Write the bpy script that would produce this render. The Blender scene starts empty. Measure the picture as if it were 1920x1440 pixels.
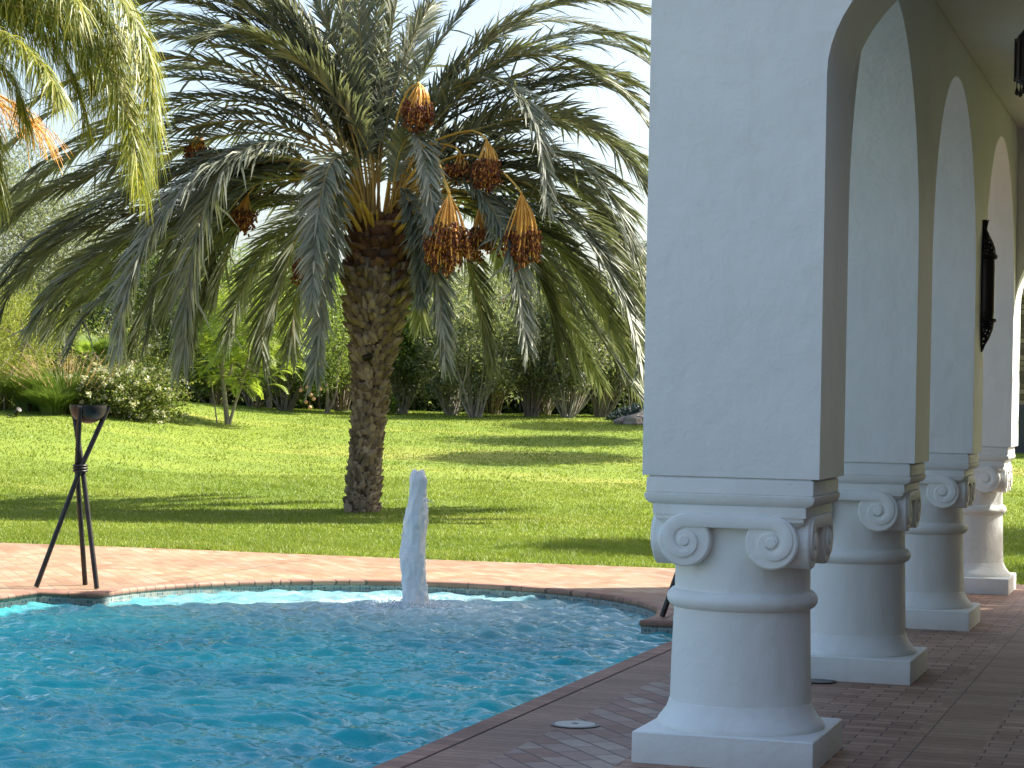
import bpy, bmesh, math, random
import numpy as np
from mathutils import Vector, Matrix
rng = np.random.default_rng(7); random.seed(7)
R = math.radians
sc = bpy.context.scene
COL = sc.collection

# ------------------------------------------------------------------ camera frame
F = 4200.0; HC = 1.6; ROLL = 0.020; CX, CY = 960.0, 720.0
HY = 775 - ROLL * 1304
TH = math.atan(1304 / F); PI_ = math.atan((HY - CY) / F)
fw = np.array([-math.sin(TH) * math.cos(PI_), math.cos(TH) * math.cos(PI_), math.sin(PI_)])
r0 = np.array([math.cos(TH), math.sin(TH), 0.0]); u0 = np.cross(r0, fw)
rr = math.cos(ROLL) * r0 + math.sin(ROLL) * u0
uu = -math.sin(ROLL) * r0 + math.cos(ROLL) * u0
C0 = np.array([0, 0, HC])
f0 = np.array([-math.sin(TH), math.cos(TH), 0.0])

def ray(x, y): return fw + rr * (x - CX) / F - uu * (y - CY) / F
def at(x, y, Z): return C0 + ray(x, y) * Z                       # point at camera depth Z
def onz(x, y, z=0.0):
    d = ray(x, y); return C0 + d * ((z - HC) / d[2])
def ony(x, y, yy):
    d = ray(x, y); return C0 + d * (yy / d[1])
def smooth(t): t = np.clip(t, 0, 1); return t * t * (3 - 2 * t)
def camZ(x, y): return x * f0[0] + y * f0[1]
def camX(x, y): return x * r0[0] + y * r0[1]
def ground(x, y):
    """height of the lawn: level by the terrace, rising gently to the planting"""
    Z = camZ(x, y); X = camX(x, y)
    z = 0.057 * np.maximum(Z - 31, 0)
    z = np.where(Z < 33, 0.0, z)
    z = 0.057 * (np.sqrt((Z - 31) ** 2 + 4) + (Z - 31)) / 2
    z = np.where(z > 1.18, 1.18 + 0.25 * np.tanh((z - 1.18) / 0.25 * 0.5) * 0.3, z)
    m = smooth((-X - 4.5) / 4.5) * smooth((Z - 29) / 12)
    z = z + 0.40 * m * (1 - smooth((Z - 46) / 14))
    z = z + 0.02 * np.sin(X * 0.9 + 1) * np.sin(Z * 0.5) * smooth((Z - 24) / 6)
    return z * smooth((Z - 23) / 5)
def hit(px, py, far=58.0):
    d = ray(px, py); prev = 20.0
    for Z in np.arange(22, far, 0.1):
        p = C0 + d * Z
        if p[2] <= ground(p[0], p[1]): return p
    p = C0 + d * far
    p[2] = ground(p[0], p[1]); return p

# ------------------------------------------------------------------ object helpers
def setp(o, label=None, cat=None, group=None, kind=None):
    if label: o['label'] = label
    if cat: o['category'] = cat
    if group: o['group'] = group
    if kind: o['kind'] = kind
    return o
def empty(name, loc, label, cat, group=None, rz=0):
    o = bpy.data.objects.new(name, None); COL.objects.link(o)
    o.location = tuple(float(v) for v in loc); o.rotation_euler = (0, 0, rz)
    o.empty_display_size = 0.3
    return setp(o, label, cat, group)
def link(name, me, mats=(), parent=None, smooth_=False):
    o = bpy.data.objects.new(name, me); COL.objects.link(o)
    for m in (mats if isinstance(mats, (list, tuple)) else [mats]): me.materials.append(m)
    if smooth_: me.polygons.foreach_set('use_smooth', [True] * len(me.polygons))
    if parent is not None:
        o.parent = parent
        pm = parent.matrix_basis.copy()
        o.matrix_parent_inverse = Matrix()
        # geometry is given in world coordinates: move it into the parent's frame
        chain = Matrix()
        p = parent
        while p is not None:
            chain = p.matrix_basis @ chain; p = p.parent
        me.transform(chain.inverted())
    return o
def npmesh(name, V, faces, mats, parent=None, smooth_=False, midx=None):
    """faces: list of int arrays (n,3) or (n,4)"""
    V = np.asarray(V, np.float32)
    me = bpy.data.meshes.new(name)
    me.vertices.add(len(V)); me.vertices.foreach_set('co', V.ravel())
    faces = [np.asarray(f, np.int32) for f in faces if len(f)]
    loops = np.concatenate([f.ravel() for f in faces])
    tot = np.concatenate([np.full(len(f), f.shape[1], np.int32) for f in faces])
    start = np.concatenate([[0], np.cumsum(tot)[:-1]]).astype(np.int32)
    me.loops.add(len(loops)); me.loops.foreach_set('vertex_index', loops)
    me.polygons.add(len(tot)); me.polygons.foreach_set('loop_start', start)
    try: me.polygons.foreach_set('loop_total', tot)
    except Exception: pass
    if midx is not None: me.polygons.foreach_set('material_index', np.asarray(midx, np.int32))
    me.update(calc_edges=True); me.validate()
    return link(name, me, mats, parent, smooth_)

class MB:
    """collects shapes into one mesh"""
    def __init__(s): s.v = []; s.f = []; s.m = []; s.n = 0
    def add(s, V, Fs, mi=0):
        V = [tuple(map(float, p)) for p in V]
        s.v += V; s.f += [tuple(i + s.n for i in f) for f in Fs]; s.m += [mi] * len(Fs); s.n += len(V)
    def box(s, a, b, mi=0):
        x0, y0, z0 = a; x1, y1, z1 = b
        s.add([(x0, y0, z0), (x1, y0, z0), (x1, y1, z0), (x0, y1, z0), (x0, y0, z1), (x1, y0, z1), (x1, y1, z1), (x0, y1, z1)],
              [(0, 3, 2, 1), (4, 5, 6, 7), (0, 1, 5, 4), (1, 2, 6, 5), (2, 3, 7, 6), (3, 0, 4, 7)], mi)
    def tube(s, P, rad, n=8, mi=0, caps=True, flat=1.0):
        P = np.asarray(P, float); k = len(P)
        if np.isscalar(rad): rad = [rad] * k
        T = np.gradient(P, axis=0); T /= np.linalg.norm(T, axis=1)[:, None] + 1e-9
        ref = np.array([0, 0, 1.0]) if abs(T[0][2]) < .9 else np.array([1.0, 0, 0])
        V = []
        A = np.cross(T[0], ref); A /= np.linalg.norm(A)
        for i in range(k):
            A = A - T[i] * A.dot(T[i]); A /= np.linalg.norm(A) + 1e-9
            B = np.cross(T[i], A)
            for j in range(n):
                a = 2 * math.pi * j / n
                V.append(P[i] + rad[i] * (A * math.cos(a) + B * math.sin(a) * flat))
        Fs = []
        for i in range(k - 1):
            for j in range(n):
                j2 = (j + 1) % n
                Fs.append((i * n + j, i * n + j2, (i + 1) * n + j2, (i + 1) * n + j))
        if caps: Fs += [tuple(range(n - 1, -1, -1)), tuple((k - 1) * n + j for j in range(n))]
        s.add(V, Fs, mi)
    def lathe(s, prof, c=(0, 0, 0), n=32, mi=0, wob=0.0):
        V = []; k = len(prof)
        for i, (r, z) in enumerate(prof):
            for j in range(n):
                a = 2 * math.pi * j / n
                w = 1 + wob * (math.sin(3 * a + z * 7) * .5 + math.sin(5 * a - z * 11 + 2) * .5)
                V.append((c[0] + r * w * math.cos(a), c[1] + r * w * math.sin(a), c[2] + z))
        Fs = []
        for i in range(k - 1):
            for j in range(n):
                j2 = (j + 1) % n
                Fs.append((i * n + j, i * n + j2, (i + 1) * n + j2, (i + 1) * n + j))
        Fs += [tuple(range(n - 1, -1, -1)), tuple((k - 1) * n + j for j in range(n))]
        s.add(V, Fs, mi)
    def build(s, name, mats, parent=None, smooth_=False, bevel=0, seg=2, auto=None):
        me = bpy.data.meshes.new(name); me.from_pydata(s.v, [], s.f)
        me.polygons.foreach_set('material_index', s.m)
        me.update()
        o = link(name, me, mats, parent, smooth_)
        if auto is not None:
            me.polygons.foreach_set('use_smooth', [True] * len(me.polygons))
            try: me.set_sharp_from_angle(angle=auto)
            except Exception: pass
        if bevel:
            b = o.modifiers.new('bevel', 'BEVEL'); b.width = bevel; b.segments = seg; b.limit_method = 'ANGLE'; b.angle_limit = R(35)
        return o

def bez(P, n=24):
    """Catmull-Rom through the points, resampled evenly"""
    P = np.asarray(P, float)
    Q = np.vstack([2 * P[0] - P[1], P, 2 * P[-1] - P[-2]])
    out = []
    for i in range(1, len(Q) - 2):
        for t in np.linspace(0, 1, 12, endpoint=False):
            a, b, c, d = Q[i - 1], Q[i], Q[i + 1], Q[i + 2]
            out.append(.5 * (2 * b + (c - a) * t + (2 * a - 5 * b + 4 * c - d) * t * t + (3 * b - a - 3 * c + d) * t ** 3))
    out.append(P[-1]); out = np.array(out)
    L = np.concatenate([[0], np.cumsum(np.linalg.norm(np.diff(out, axis=0), axis=1))])
    s = np.linspace(0, L[-1], n)
    return np.stack([np.interp(s, L, out[:, k]) for k in range(3)], 1), L[-1]

# ------------------------------------------------------------------ materials
def mat(name):
    m = bpy.data.materials.new(name); m.use_nodes = True
    nt = m.node_tree; b = nt.nodes['Principled BSDF']
    return m, nt, b
def N(nt, t, **kw):
    n = nt.nodes.new(t)
    for k, v in kw.items():
        if hasattr(n, k) and not k.startswith('i_'): setattr(n, k, v)
    return n
def L(nt, a, b): nt.links.new(a, b)
def rampn(nt, stops):
    n = nt.nodes.new('ShaderNodeValToRGB'); el = n.color_ramp.elements
    while len(el) > 1: el.remove(el[-1])
    el[0].position = stops[0][0]; el[0].color = (*stops[0][1], 1)
    for p, c in stops[1:]:
        e = el.new(p); e.color = (*c, 1)
    return n
def noise(nt, scale, detail=4, rough=.55, coord='Object', vec=None, scl=None):
    tc = nt.nodes.new('ShaderNodeTexCoord'); n = nt.nodes.new('ShaderNodeTexNoise')
    n.inputs['Scale'].default_value = scale; n.inputs['Detail'].default_value = detail; n.inputs['Roughness'].default_value = rough
    src = tc.outputs[coord]
    if scl:
        mp = nt.nodes.new('ShaderNodeMapping'); mp.inputs['Scale'].default_value = scl; L(nt, src, mp.inputs['Vector']); src = mp.outputs['Vector']
    L(nt, src, n.inputs['Vector'])
    return n
def bump(nt, b, h, strength=.3, dist=.01, prev=None):
    n = nt.nodes.new('ShaderNodeBump'); n.inputs['Strength'].default_value = strength; n.inputs['Distance'].default_value = dist
    L(nt, h, n.inputs['Height'])
    if prev is not None: L(nt, prev, n.inputs['Normal'])
    if b is not None: L(nt, n.outputs['Normal'], b.inputs['Normal'])
    return n.outputs['Normal']
def mixc(nt, fac, a, b, mode='MIX'):
    n = nt.nodes.new('ShaderNodeMix'); n.data_type = 'RGBA'; n.blend_type = mode
    for s, i in ((fac, 0), (a, 6), (b, 7)):
        if isinstance(s, (int, float)): n.inputs[i].default_value = s
        elif isinstance(s, tuple): n.inputs[i].default_value = (*s, 1)
        else: L(nt, s, n.inputs[i])
    return n.outputs[2]
def simple(name, stops, scale=4, rough=.7, bumps=.2, bscale=30, bdist=.01, metal=0, spec=None, detail=5, scl=None):
    m, nt, b = mat(name)
    n = noise(nt, scale, detail, scl=scl); r = rampn(nt, stops)
    L(nt, n.outputs['Fac'], r.inputs[0]); L(nt, r.outputs[0], b.inputs['Base Color'])
    b.inputs['Roughness'].default_value = rough; b.inputs['Metallic'].default_value = metal
    if spec is not None: b.inputs['Specular IOR Level'].default_value = spec
    if bumps:
        n2 = noise(nt, bscale, 4); bump(nt, b, n2.outputs['Fac'], bumps, bdist)
    return m
def leafmat(name, stops, trans=.35, rough=.5, tcol=None, nscale=.6, nmix=.35, spec=.35):
    """colour varies from leaf to leaf and in broad patches; part of the light passes through"""
    m, nt, b = mat(name)
    g = nt.nodes.new('ShaderNodeNewGeometry'); r = rampn(nt, stops)
    n = noise(nt, nscale, 3)
    mx = nt.nodes.new('ShaderNodeMix'); mx.data_type = 'FLOAT'; mx.inputs[0].default_value = nmix
    L(nt, g.outputs['Random Per Island'], mx.inputs[2]); L(nt, n.outputs['Fac'], mx.inputs[3])
    L(nt, mx.outputs[0], r.inputs[0]); L(nt, r.outputs[0], b.inputs['Base Color'])
    b.inputs['Roughness'].default_value = rough; b.inputs['Specular IOR Level'].default_value = spec
    tr = nt.nodes.new('ShaderNodeBsdfTranslucent')
    tc = mixc(nt, 1.0, r.outputs[0], tcol or (1.0, 1.05, .55), 'MULTIPLY')
    L(nt, tc, tr.inputs['Color'])
    ms = nt.nodes.new('ShaderNodeMixShader'); ms.inputs[0].default_value = trans
    L(nt, b.outputs[0], ms.inputs[1]); L(nt, tr.outputs[0], ms.inputs[2])
    L(nt, ms.outputs[0], nt.nodes['Material Output'].inputs['Surface'])
    return m

def stucco():
    m, nt, b = mat('white_stucco')
    n = noise(nt, 2.2, 5); r = rampn(nt, [(.3, (.79, .80, .755)), (.7, (.85, .86, .815))])
    L(nt, n.outputs['Fac'], r.inputs[0])
    st = noise(nt, 1.6, 6, .65, scl=(6, 6, .7)); sr = rampn(nt, [(.55, (1, 1, 1)), (.78, (.945, .94, .92))])
    L(nt, st.outputs['Fac'], sr.inputs[0])
    c = mixc(nt, 1.0, r.outputs[0], sr.outputs[0], 'MULTIPLY')
    # splash dirt close to the paving
    g = nt.nodes.new('ShaderNodeNewGeometry'); sx = nt.nodes.new('ShaderNodeSeparateXYZ'); L(nt, g.outputs['Position'], sx.inputs[0])
    mr = nt.nodes.new('ShaderNodeMapRange'); mr.inputs[1].default_value = 0.0; mr.inputs[2].default_value = .10; mr.inputs[3].default_value = .55; mr.inputs[4].default_value = 0
    L(nt, sx.outputs['Z'], mr.inputs[0]); n3 = noise(nt, 9, 5)
    mm = nt.nodes.new('ShaderNodeMath'); mm.operation = 'MULTIPLY'; L(nt, mr.outputs[0], mm.inputs[0]); L(nt, n3.outputs['Fac'], mm.inputs[1])
    c = mixc(nt, mm.outputs[0], c, (.50, .42, .34))
    L(nt, c, b.inputs['Base Color']); b.inputs['Roughness'].default_value = .55; b.inputs['Specular IOR Level'].default_value = .35
    a = noise(nt, 5.5, 4, .6); p = bump(nt, None, a.outputs['Fac'], .6, .022)
    d = noise(nt, 70, 3); bump(nt, b, d.outputs['Fac'], .12, .004, p)
    return m
M = {}
M['stucco'] = stucco()

M['dim_wall'] = simple('darkened_unseen_plaster', [(.3, (.18, .175, .17)), (.7, (.22, .215, .21))], 2, .7, .3, 30, .01)  # finish of the unseen house wall, darkened to cut bounce light in the walk
def brickmat(name, cols, mortar, bw, rh, rot, msize=.006, offset=.5, patch=None, bstr=.5, scale=1.0):
    m, nt, b = mat(name)
    tc = nt.nodes.new('ShaderNodeTexCoord'); mp = nt.nodes.new('ShaderNodeMapping'); mp.inputs['Rotation'].default_value = (0, 0, rot)
    L(nt, tc.outputs['Object'], mp.inputs['Vector'])
    wn = nt.nodes.new('ShaderNodeTexNoise'); wn.inputs['Scale'].default_value = 5; L(nt, tc.outputs['Object'], wn.inputs['Vector'])
    ad = nt.nodes.new('ShaderNodeMix'); ad.data_type = 'VECTOR'; ad.inputs[0].default_value = .012
    L(nt, mp.outputs['Vector'], ad.inputs[4]); L(nt, wn.outputs['Color'], ad.inputs[5])
    bt = nt.nodes.new('ShaderNodeTexBrick'); L(nt, ad.outputs[1], bt.inputs['Vector'])
    bt.inputs['Scale'].default_value = scale; bt.inputs['Brick Width'].default_value = bw; bt.inputs['Row Height'].default_value = rh
    bt.inputs['Mortar Size'].default_value = msize; bt.inputs['Mortar Smooth'].default_value = .3; bt.offset = offset
    bt.inputs['Color1'].default_value = (0, 0, 0, 1); bt.inputs['Color2'].default_value = (1, 1, 1, 1); bt.inputs['Mortar'].default_value = (.5, .5, .5, 1)
    r = rampn(nt, cols); L(nt, bt.outputs['Color'], r.inputs[0])
    n = noise(nt, 14, 6, .65); nr = rampn(nt, [(.25, (.78, .76, .74)), (.75, (1.14, 1.13, 1.12))]); L(nt, n.outputs['Fac'], nr.inputs[0])
    c = mixc(nt, 1.0, r.outputs[0], nr.outputs[0], 'MULTIPLY')
    n2 = noise(nt, .8, 5, .6); nr2 = rampn(nt, [(.32, (.72, .70, .69)), (.68, (1.12, 1.10, 1.07))]); L(nt, n2.outputs['Fac'], nr2.inputs[0])
    c = mixc(nt, 1.0, c, nr2.outputs[0], 'MULTIPLY')
    c = mixc(nt, bt.outputs['Fac'], c, mortar)
    L(nt, c, b.inputs['Base Color']); b.inputs['Roughness'].default_value = .62; b.inputs['Specular IOR Level'].default_value = .3
    inv = nt.nodes.new('ShaderNodeMath'); inv.operation = 'SUBTRACT'; inv.inputs[0].default_value = 1; L(nt, bt.outputs['Fac'], inv.inputs[1])
    hh = nt.nodes.new('ShaderNodeMath'); hh.operation = 'MULTIPLY_ADD'; hh.inputs[1].default_value = .3
    L(nt, bt.outputs['Color'], hh.inputs[0]); L(nt, inv.outputs[0], hh.inputs[2])
    p = bump(nt, None, hh.outputs[0], bstr, .008)
    bump(nt, b, n.outputs['Fac'], .25, .004, p)
    return m
terra = [(0, (.30, .175, .10)), (.3, (.34, .22, .13)), (.55, (.36, .24, .15)), (.8, (.37, .255, .165)), (1, (.39, .295, .205))]
M['deck'] = brickmat('terracotta_diamond_paving', terra, (.22, .15, .11), .235, .115, R(45 + 8), msize=.005)
M['near'] = brickmat('weathered_shaded_diamond_paving', [(0, (.27, .15, .11)), (.35, (.36, .22, .17)), (.6, (.33, .25, .21)), (.8, (.40, .31, .25)), (1, (.46, .38, .32))], (.10, .07, .055), .235, .125, R(45 + 8), msize=.006)  # weathered paving in shade, coloured apart from the sunlit deck
M['border'] = brickmat('terracotta_border_paving', [(0, (.30, .18, .125)), (1, (.38, .245, .175))], (.12, .08, .06), .36, .075, 0, msize=.004, offset=0)
M['inner'] = brickmat('terracotta_walkway_paving', [(0, (.31, .175, .12)), (.5, (.40, .245, .17)), (1, (.48, .32, .23))], (.085, .055, .045), .21, .105, 0, msize=.005, offset=.5)
M['inner2'] = brickmat('terracotta_band_paving', [(0, (.34, .20, .135)), (1, (.44, .29, .20))], (.09, .06, .05), .42, .10, 0, msize=.004, offset=0)
M['coping'] = brickmat('terracotta_coping', [(0, (.28, .15, .105)), (1, (.40, .24, .17))], (.12, .08, .06), .5, .11, 0, msize=.006, offset=0)

def mosaic():
    m, nt, b = mat('pool_mosaic_tile')
    tc = nt.nodes.new('ShaderNodeTexCoord'); g = nt.nodes.new('ShaderNodeNewGeometry')
    # run the grid along the wall: u = x + y, v = z
    sx = nt.nodes.new('ShaderNodeSeparateXYZ'); L(nt, tc.outputs['Object'], sx.inputs[0])
    uvn = nt.nodes.new('ShaderNodeUVMap')
    bt = nt.nodes.new('ShaderNodeTexBrick'); L(nt, uvn.outputs['UV'], bt.inputs['Vector']); bt.offset = 0
    bt.inputs['Scale'].default_value = 1; bt.inputs['Brick Width'].default_value = .028; bt.inputs['Row Height'].default_value = .028
    bt.inputs['Mortar Size'].default_value = .0022
    bt.inputs['Color1'].default_value = (0, 0, 0, 1); bt.inputs['Color2'].default_value = (1, 1, 1, 1)
    r = rampn(nt, [(0, (.05, .10, .12)), (.3, (.11, .17, .165)), (.6, (.24, .26, .22)), (.85, (.09, .20, .22)), (1, (.34, .33, .28))])
    L(nt, bt.outputs['Color'], r.inputs[0]); c = mixc(nt, bt.outputs['Fac'], r.outputs[0], (.33, .31, .27))
    L(nt, c, b.inputs['Base Color']); b.inputs['Roughness'].default_value = .25
    return m
M['mosaic'] = mosaic()

def watermat():
    m, nt, b = mat('pool_water')
    tc = nt.nodes.new('ShaderNodeTexCoord')
    # body colour: broad patches of turquoise and deeper blue, milky with bubbles by the jet
    n = noise(nt, .55, 3, .5); r = rampn(nt, [(.30, (.003, .27, .33)), (.5, (.006, .39, .42)), (.72, (.018, .52, .50))])
    L(nt, n.outputs['Fac'], r.inputs[0])
    g = nt.nodes.new('ShaderNodeNewGeometry')
    vm = nt.nodes.new('ShaderNodeVectorMath'); vm.operation = 'DISTANCE'; L(nt, g.outputs['Position'], vm.inputs[0]); vm.inputs[1].default_value = JET
    n2 = noise(nt, 1.6, 6, .65, scl=(1, 1, 1))
    ad = nt.nodes.new('ShaderNodeMath'); ad.operation = 'MULTIPLY_ADD'; ad.inputs[1].default_value = 2.6
    L(nt, n2.outputs['Fac'], ad.inputs[0]); L(nt, vm.outputs['Value'], ad.inputs[2])
    mr = nt.nodes.new('ShaderNodeMapRange'); mr.inputs[1].default_value = 1.5; mr.inputs[2].default_value = 3.7; mr.inputs[3].default_value = .85; mr.inputs[4].default_value = 0
    L(nt, ad.outputs[0], mr.inputs[0])
    sp_ = nt.nodes.new('ShaderNodeSeparateXYZ'); L(nt, g.outputs['Position'], sp_.inputs[0])
    my = nt.nodes.new('ShaderNodeMapRange'); my.inputs[1].default_value = 13.8; my.inputs[2].default_value = 16.2; my.inputs[3].default_value = 0; my.inputs[4].default_value = .75
    L(nt, sp_.outputs['Y'], my.inputs[0])     # paler towards the round end
    c = mixc(nt, my.outputs[0], r.outputs[0], (.12, .31, .33))
    c = mixc(nt, mr.outputs[0], c, (.33, .47, .48))
    # foam flecks
    n3 = noise(nt, 30, 5, .7); fr = rampn(nt, [(.50, (0, 0, 0)), (.60, (1, 1, 1))]); L(nt, n3.outputs['Fac'], fr.inputs[0])
    mr2 = nt.nodes.new('ShaderNodeMapRange'); mr2.inputs[1].default_value = .15; mr2.inputs[2].default_value = 1.0; mr2.inputs[3].default_value = .9; mr2.inputs[4].default_value = 0
    L(nt, vm.outputs['Value'], mr2.inputs[0])
    mu = nt.nodes.new('ShaderNodeMath'); mu.operation = 'MULTIPLY'; L(nt, fr.outputs[0], mu.inputs[0]); L(nt, mr2.outputs[0], mu.inputs[1])
    c = mixc(nt, mu.outputs[0], c, (.8, .85, .86))
    L(nt, c, b.inputs['Base Color']); b.inputs['Roughness'].default_value = .04; b.inputs['IOR'].default_value = 1.45
    w = noise(nt, 10, 3, .55); p = bump(nt, None, w.outputs['Fac'], .5, .03)
    w2 = noise(nt, 32, 2, .5); bump(nt, b, w2.outputs['Fac'], .2, .006, p)
    return m
JET = tuple(onz(777, 1137, -.10))
M['water'] = watermat()

def jetmat():
    m, nt, b = mat('aerated_water')
    n = noise(nt, 9, 6, .7, scl=(3, 3, .8)); r = rampn(nt, [(.35, (.84, .88, .92)), (.65, (.97, .97, .98))])
    L(nt, n.outputs['Fac'], r.inputs[0]); L(nt, r.outputs[0], b.inputs['Base Color'])
    b.inputs['Roughness'].default_value = .18; b.inputs['Transmission Weight'].default_value = .15; b.inputs['IOR'].default_value = 1.2
    n2 = noise(nt, 40, 5, .7, scl=(1, 1, .35)); bump(nt, b, n2.outputs['Fac'], .8, .02)
    return m
M['jet'] = jetmat()

def lawnmat():
    m, nt, b = mat('mown_grass')
    n = noise(nt, .35, 5, .6); r = rampn(nt, [(.3, (.13, .19, .03)), (.5, (.18, .23, .035)), (.62, (.24, .255, .05)), (.75, (.33, .27, .08))])
    n2 = noise(nt, 22, 5, .7)
    n.inputs['Scale'].default_value = .30
    # yellower worn bands lie across the lawn
    tc = nt.nodes.new('ShaderNodeTexCoord'); mp = nt.nodes.new('ShaderNodeMapping'); mp.inputs['Rotation'].default_value = (0, 0, -TH); mp.inputs['Scale'].default_value = (.25, 1.6, 1)
    L(nt, tc.outputs['Object'], mp.inputs['Vector']); nn = n.inputs['Vector'].links[0]; nt.links.remove(nn); L(nt, mp.outputs['Vector'], n.inputs['Vector'])
    L(nt, n.outputs['Fac'], r.inputs[0])
    nr = rampn(nt, [(.3, (.85, .87, .8)), (.7, (1.15, 1.13, 1.1))]); L(nt, n2.outputs['Fac'], nr.inputs[0])
    c = mixc(nt, 1.0, r.outputs[0], nr.outputs[0], 'MULTIPLY')
    L(nt, c, b.inputs['Base Color']); b.inputs['Roughness'].default_value = .8; b.inputs['Specular IOR Level'].default_value = .1
    bump(nt, b, n2.outputs['Fac'], .5, .02)
    return m
M['lawn'] = lawnmat()
M['blade'] = leafmat('grass_blades', [(0, (.10, .165, .02)), (.5, (.19, .25, .035)), (.85, (.28, .31, .055)), (1, (.42, .36, .13))], trans=.4, nscale=.35, nmix=.5)
M['iron'] = simple('dark_bronze_iron', [(.3, (.028, .026, .025)), (.7, (.06, .052, .048))], 12, .42, .3, 60, .002, metal=.75)
M['black_iron'] = simple('black_pierced_iron', [(.3, (.012, .010, .009)), (.7, (.03, .024, .02))], 15, .5, .4, 80, .003, metal=.5)
M['amber'] = simple('dark_amber_glass', [(.3, (.010, .005, .004)), (.7, (.018, .008, .005))], 6, .3, .1, 30, .002)
M['lid'] = simple('pale_plastic', [(.3, (.44, .43, .38)), (.7, (.54, .53, .47))], 8, .5, .15, 50, .002)
M['greylid'] = simple('dull_grey_metal', [(.3, (.12, .11, .10)), (.7, (.2, .19, .17))], 8, .5, .15, 50, .002)
M['frond'] = leafmat('grey_green_palm_leaflets', [(0, (.11, .135, .095)), (.45, (.20, .22, .155)), (.8, (.31, .31, .22)), (1, (.44, .40, .27))], trans=.2, rough=.55, nscale=1.5, nmix=.4, tcol=(.95, 1.0, .45), spec=.5)
M['rachis'] = simple('yellow_green_palm_stalk', [(.3, (.26, .22, .07)), (.6, (.38, .28, .08)), (.8, (.25, .23, .10))], 3, .5, .2, 30, .004)
M['petiole'] = simple('ochre_palm_petiole', [(.3, (.36, .22, .05)), (.55, (.50, .31, .07)), (.8, (.24, .15, .06))], 5, .5, .3, 24, .006)
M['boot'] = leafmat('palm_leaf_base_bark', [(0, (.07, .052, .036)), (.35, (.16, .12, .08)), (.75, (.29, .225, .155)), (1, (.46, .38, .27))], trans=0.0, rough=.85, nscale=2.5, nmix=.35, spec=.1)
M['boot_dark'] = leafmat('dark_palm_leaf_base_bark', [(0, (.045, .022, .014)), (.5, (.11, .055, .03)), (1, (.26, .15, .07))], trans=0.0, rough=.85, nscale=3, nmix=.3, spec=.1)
M['core'] = simple('trunk_fibre', [(.3, (.04, .026, .018)), (.7, (.10, .065, .045))], 8, .9, .6, 30, .02)
M['strand'] = simple('orange_date_strands', [(.3, (.74, .33, .05)), (.7, (.88, .52, .10))], 6, .5, 0)
M['stalk'] = simple('yellow_date_stalk', [(.3, (.62, .36, .06)), (.7, (.70, .46, .10))], 5, .45, .1, 30, .003)
M['date'] = leafmat('ripe_brown_dates', [(0, (.05, .014, .009)), (.5, (.14, .04, .016)), (.85, (.30, .10, .025)), (1, (.55, .25, .05))], trans=0, rough=.6, nmix=.1)
M['queen'] = leafmat('yellow_green_drooping_leaflets', [(0, (.08, .115, .02)), (.45, (.20, .235, .03)), (.8, (.42, .39, .05)), (1, (.58, .40, .08))], trans=.45, rough=.4, nscale=1.2, nmix=.35)
M['stem'] = simple('pale_grey_bark', [(.3, (.20, .17, .135)), (.7, (.34, .30, .245))], 9, .85, .4, 30, .01)
M['stemdk'] = simple('brown_grey_bark', [(.3, (.13, .10, .075)), (.7, (.25, .20, .155))], 9, .9, .4, 30, .01)
M['sand'] = simple('bare_soil', [(.3, (.10, .07, .045)), (.7, (.19, .14, .09))], 3, .9, .5, 20, .03)

# ------------------------------------------------------------------ plant helpers
def nrm(a): return a / (np.linalg.norm(a, axis=-1, keepdims=True) + 1e-9)
def leafset(Cn, D, Wd, ln, wd, curl=0.12):
    """rhombic leaves: base, side, tip, side"""
    n = len(Cn); D = nrm(D); W = nrm(np.cross(D, Wd)); Nn = np.cross(W, D)
    ln = np.broadcast_to(ln, (n,))[:, None]; wd = np.broadcast_to(wd, (n,))[:, None]
    V = np.empty((n, 4, 3), np.float32)
    V[:, 0] = Cn; V[:, 1] = Cn + D * ln * .45 + W * wd * .5 + Nn * ln * curl
    V[:, 2] = Cn + D * ln; V[:, 3] = Cn + D * ln * .45 - W * wd * .5 + Nn * ln * curl
    return V.reshape(-1, 3), np.arange(4 * n, dtype=np.int32).reshape(n, 4)
def rand_dir(n):
    v = rng.normal(size=(n, 3)); return nrm(v)
def clumps(centre, rad, m, shell=.5):
    """clump centres through an ellipsoid, denser to the outside"""
    d = rand_dir(m); r = (shell + (1 - shell) * rng.random(m) ** .6)[:, None]
    return np.asarray(centre) + d * r * np.asarray(rad), d
def leaves_at(cc, dirs, k, spread, ln, wd, up=.25, out=.6, lean=0):
    m = len(cc)
    idx = np.repeat(np.arange(m), k)
    sp = np.broadcast_to(spread, (m,))[idx][:, None] if np.ndim(spread) else spread
    off = rng.normal(size=(m * k, 3)) * sp * np.array([1, 1, .75])
    Cn = cc[idx] + off
    D = nrm(rand_dir(m * k) * 1.0 + dirs[idx] * out + np.array([0, 0, up]))
    l = ln * rng.uniform(.6, 1.25, m * k); w = wd * rng.uniform(.7, 1.2, m * k)
    Wd = rand_dir(m * k) + np.array([0, 0, 1.2])
    return leafset(Cn, D, Wd, l, w)
def limb(mb, a, b, r1, r2, bend=.15, n=6, seg=5, mi=0):
    a = np.asarray(a, float); b = np.asarray(b, float); Ld = np.linalg.norm(b - a)
    t = np.linspace(0, 1, seg + 1)[:, None]
    off = rng.normal(size=3) * bend * Ld; off[2] = abs(off[2]) * .4
    P = a + (b - a) * t + off * np.sin(np.pi * t) * .5 + rng.normal(size=(seg + 1, 3)) * .01 * Ld * (t > 0) * (t < 1)
    mb.tube(P, list(np.linspace(r1, r2, seg + 1)), n, mi)
    return P

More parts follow.
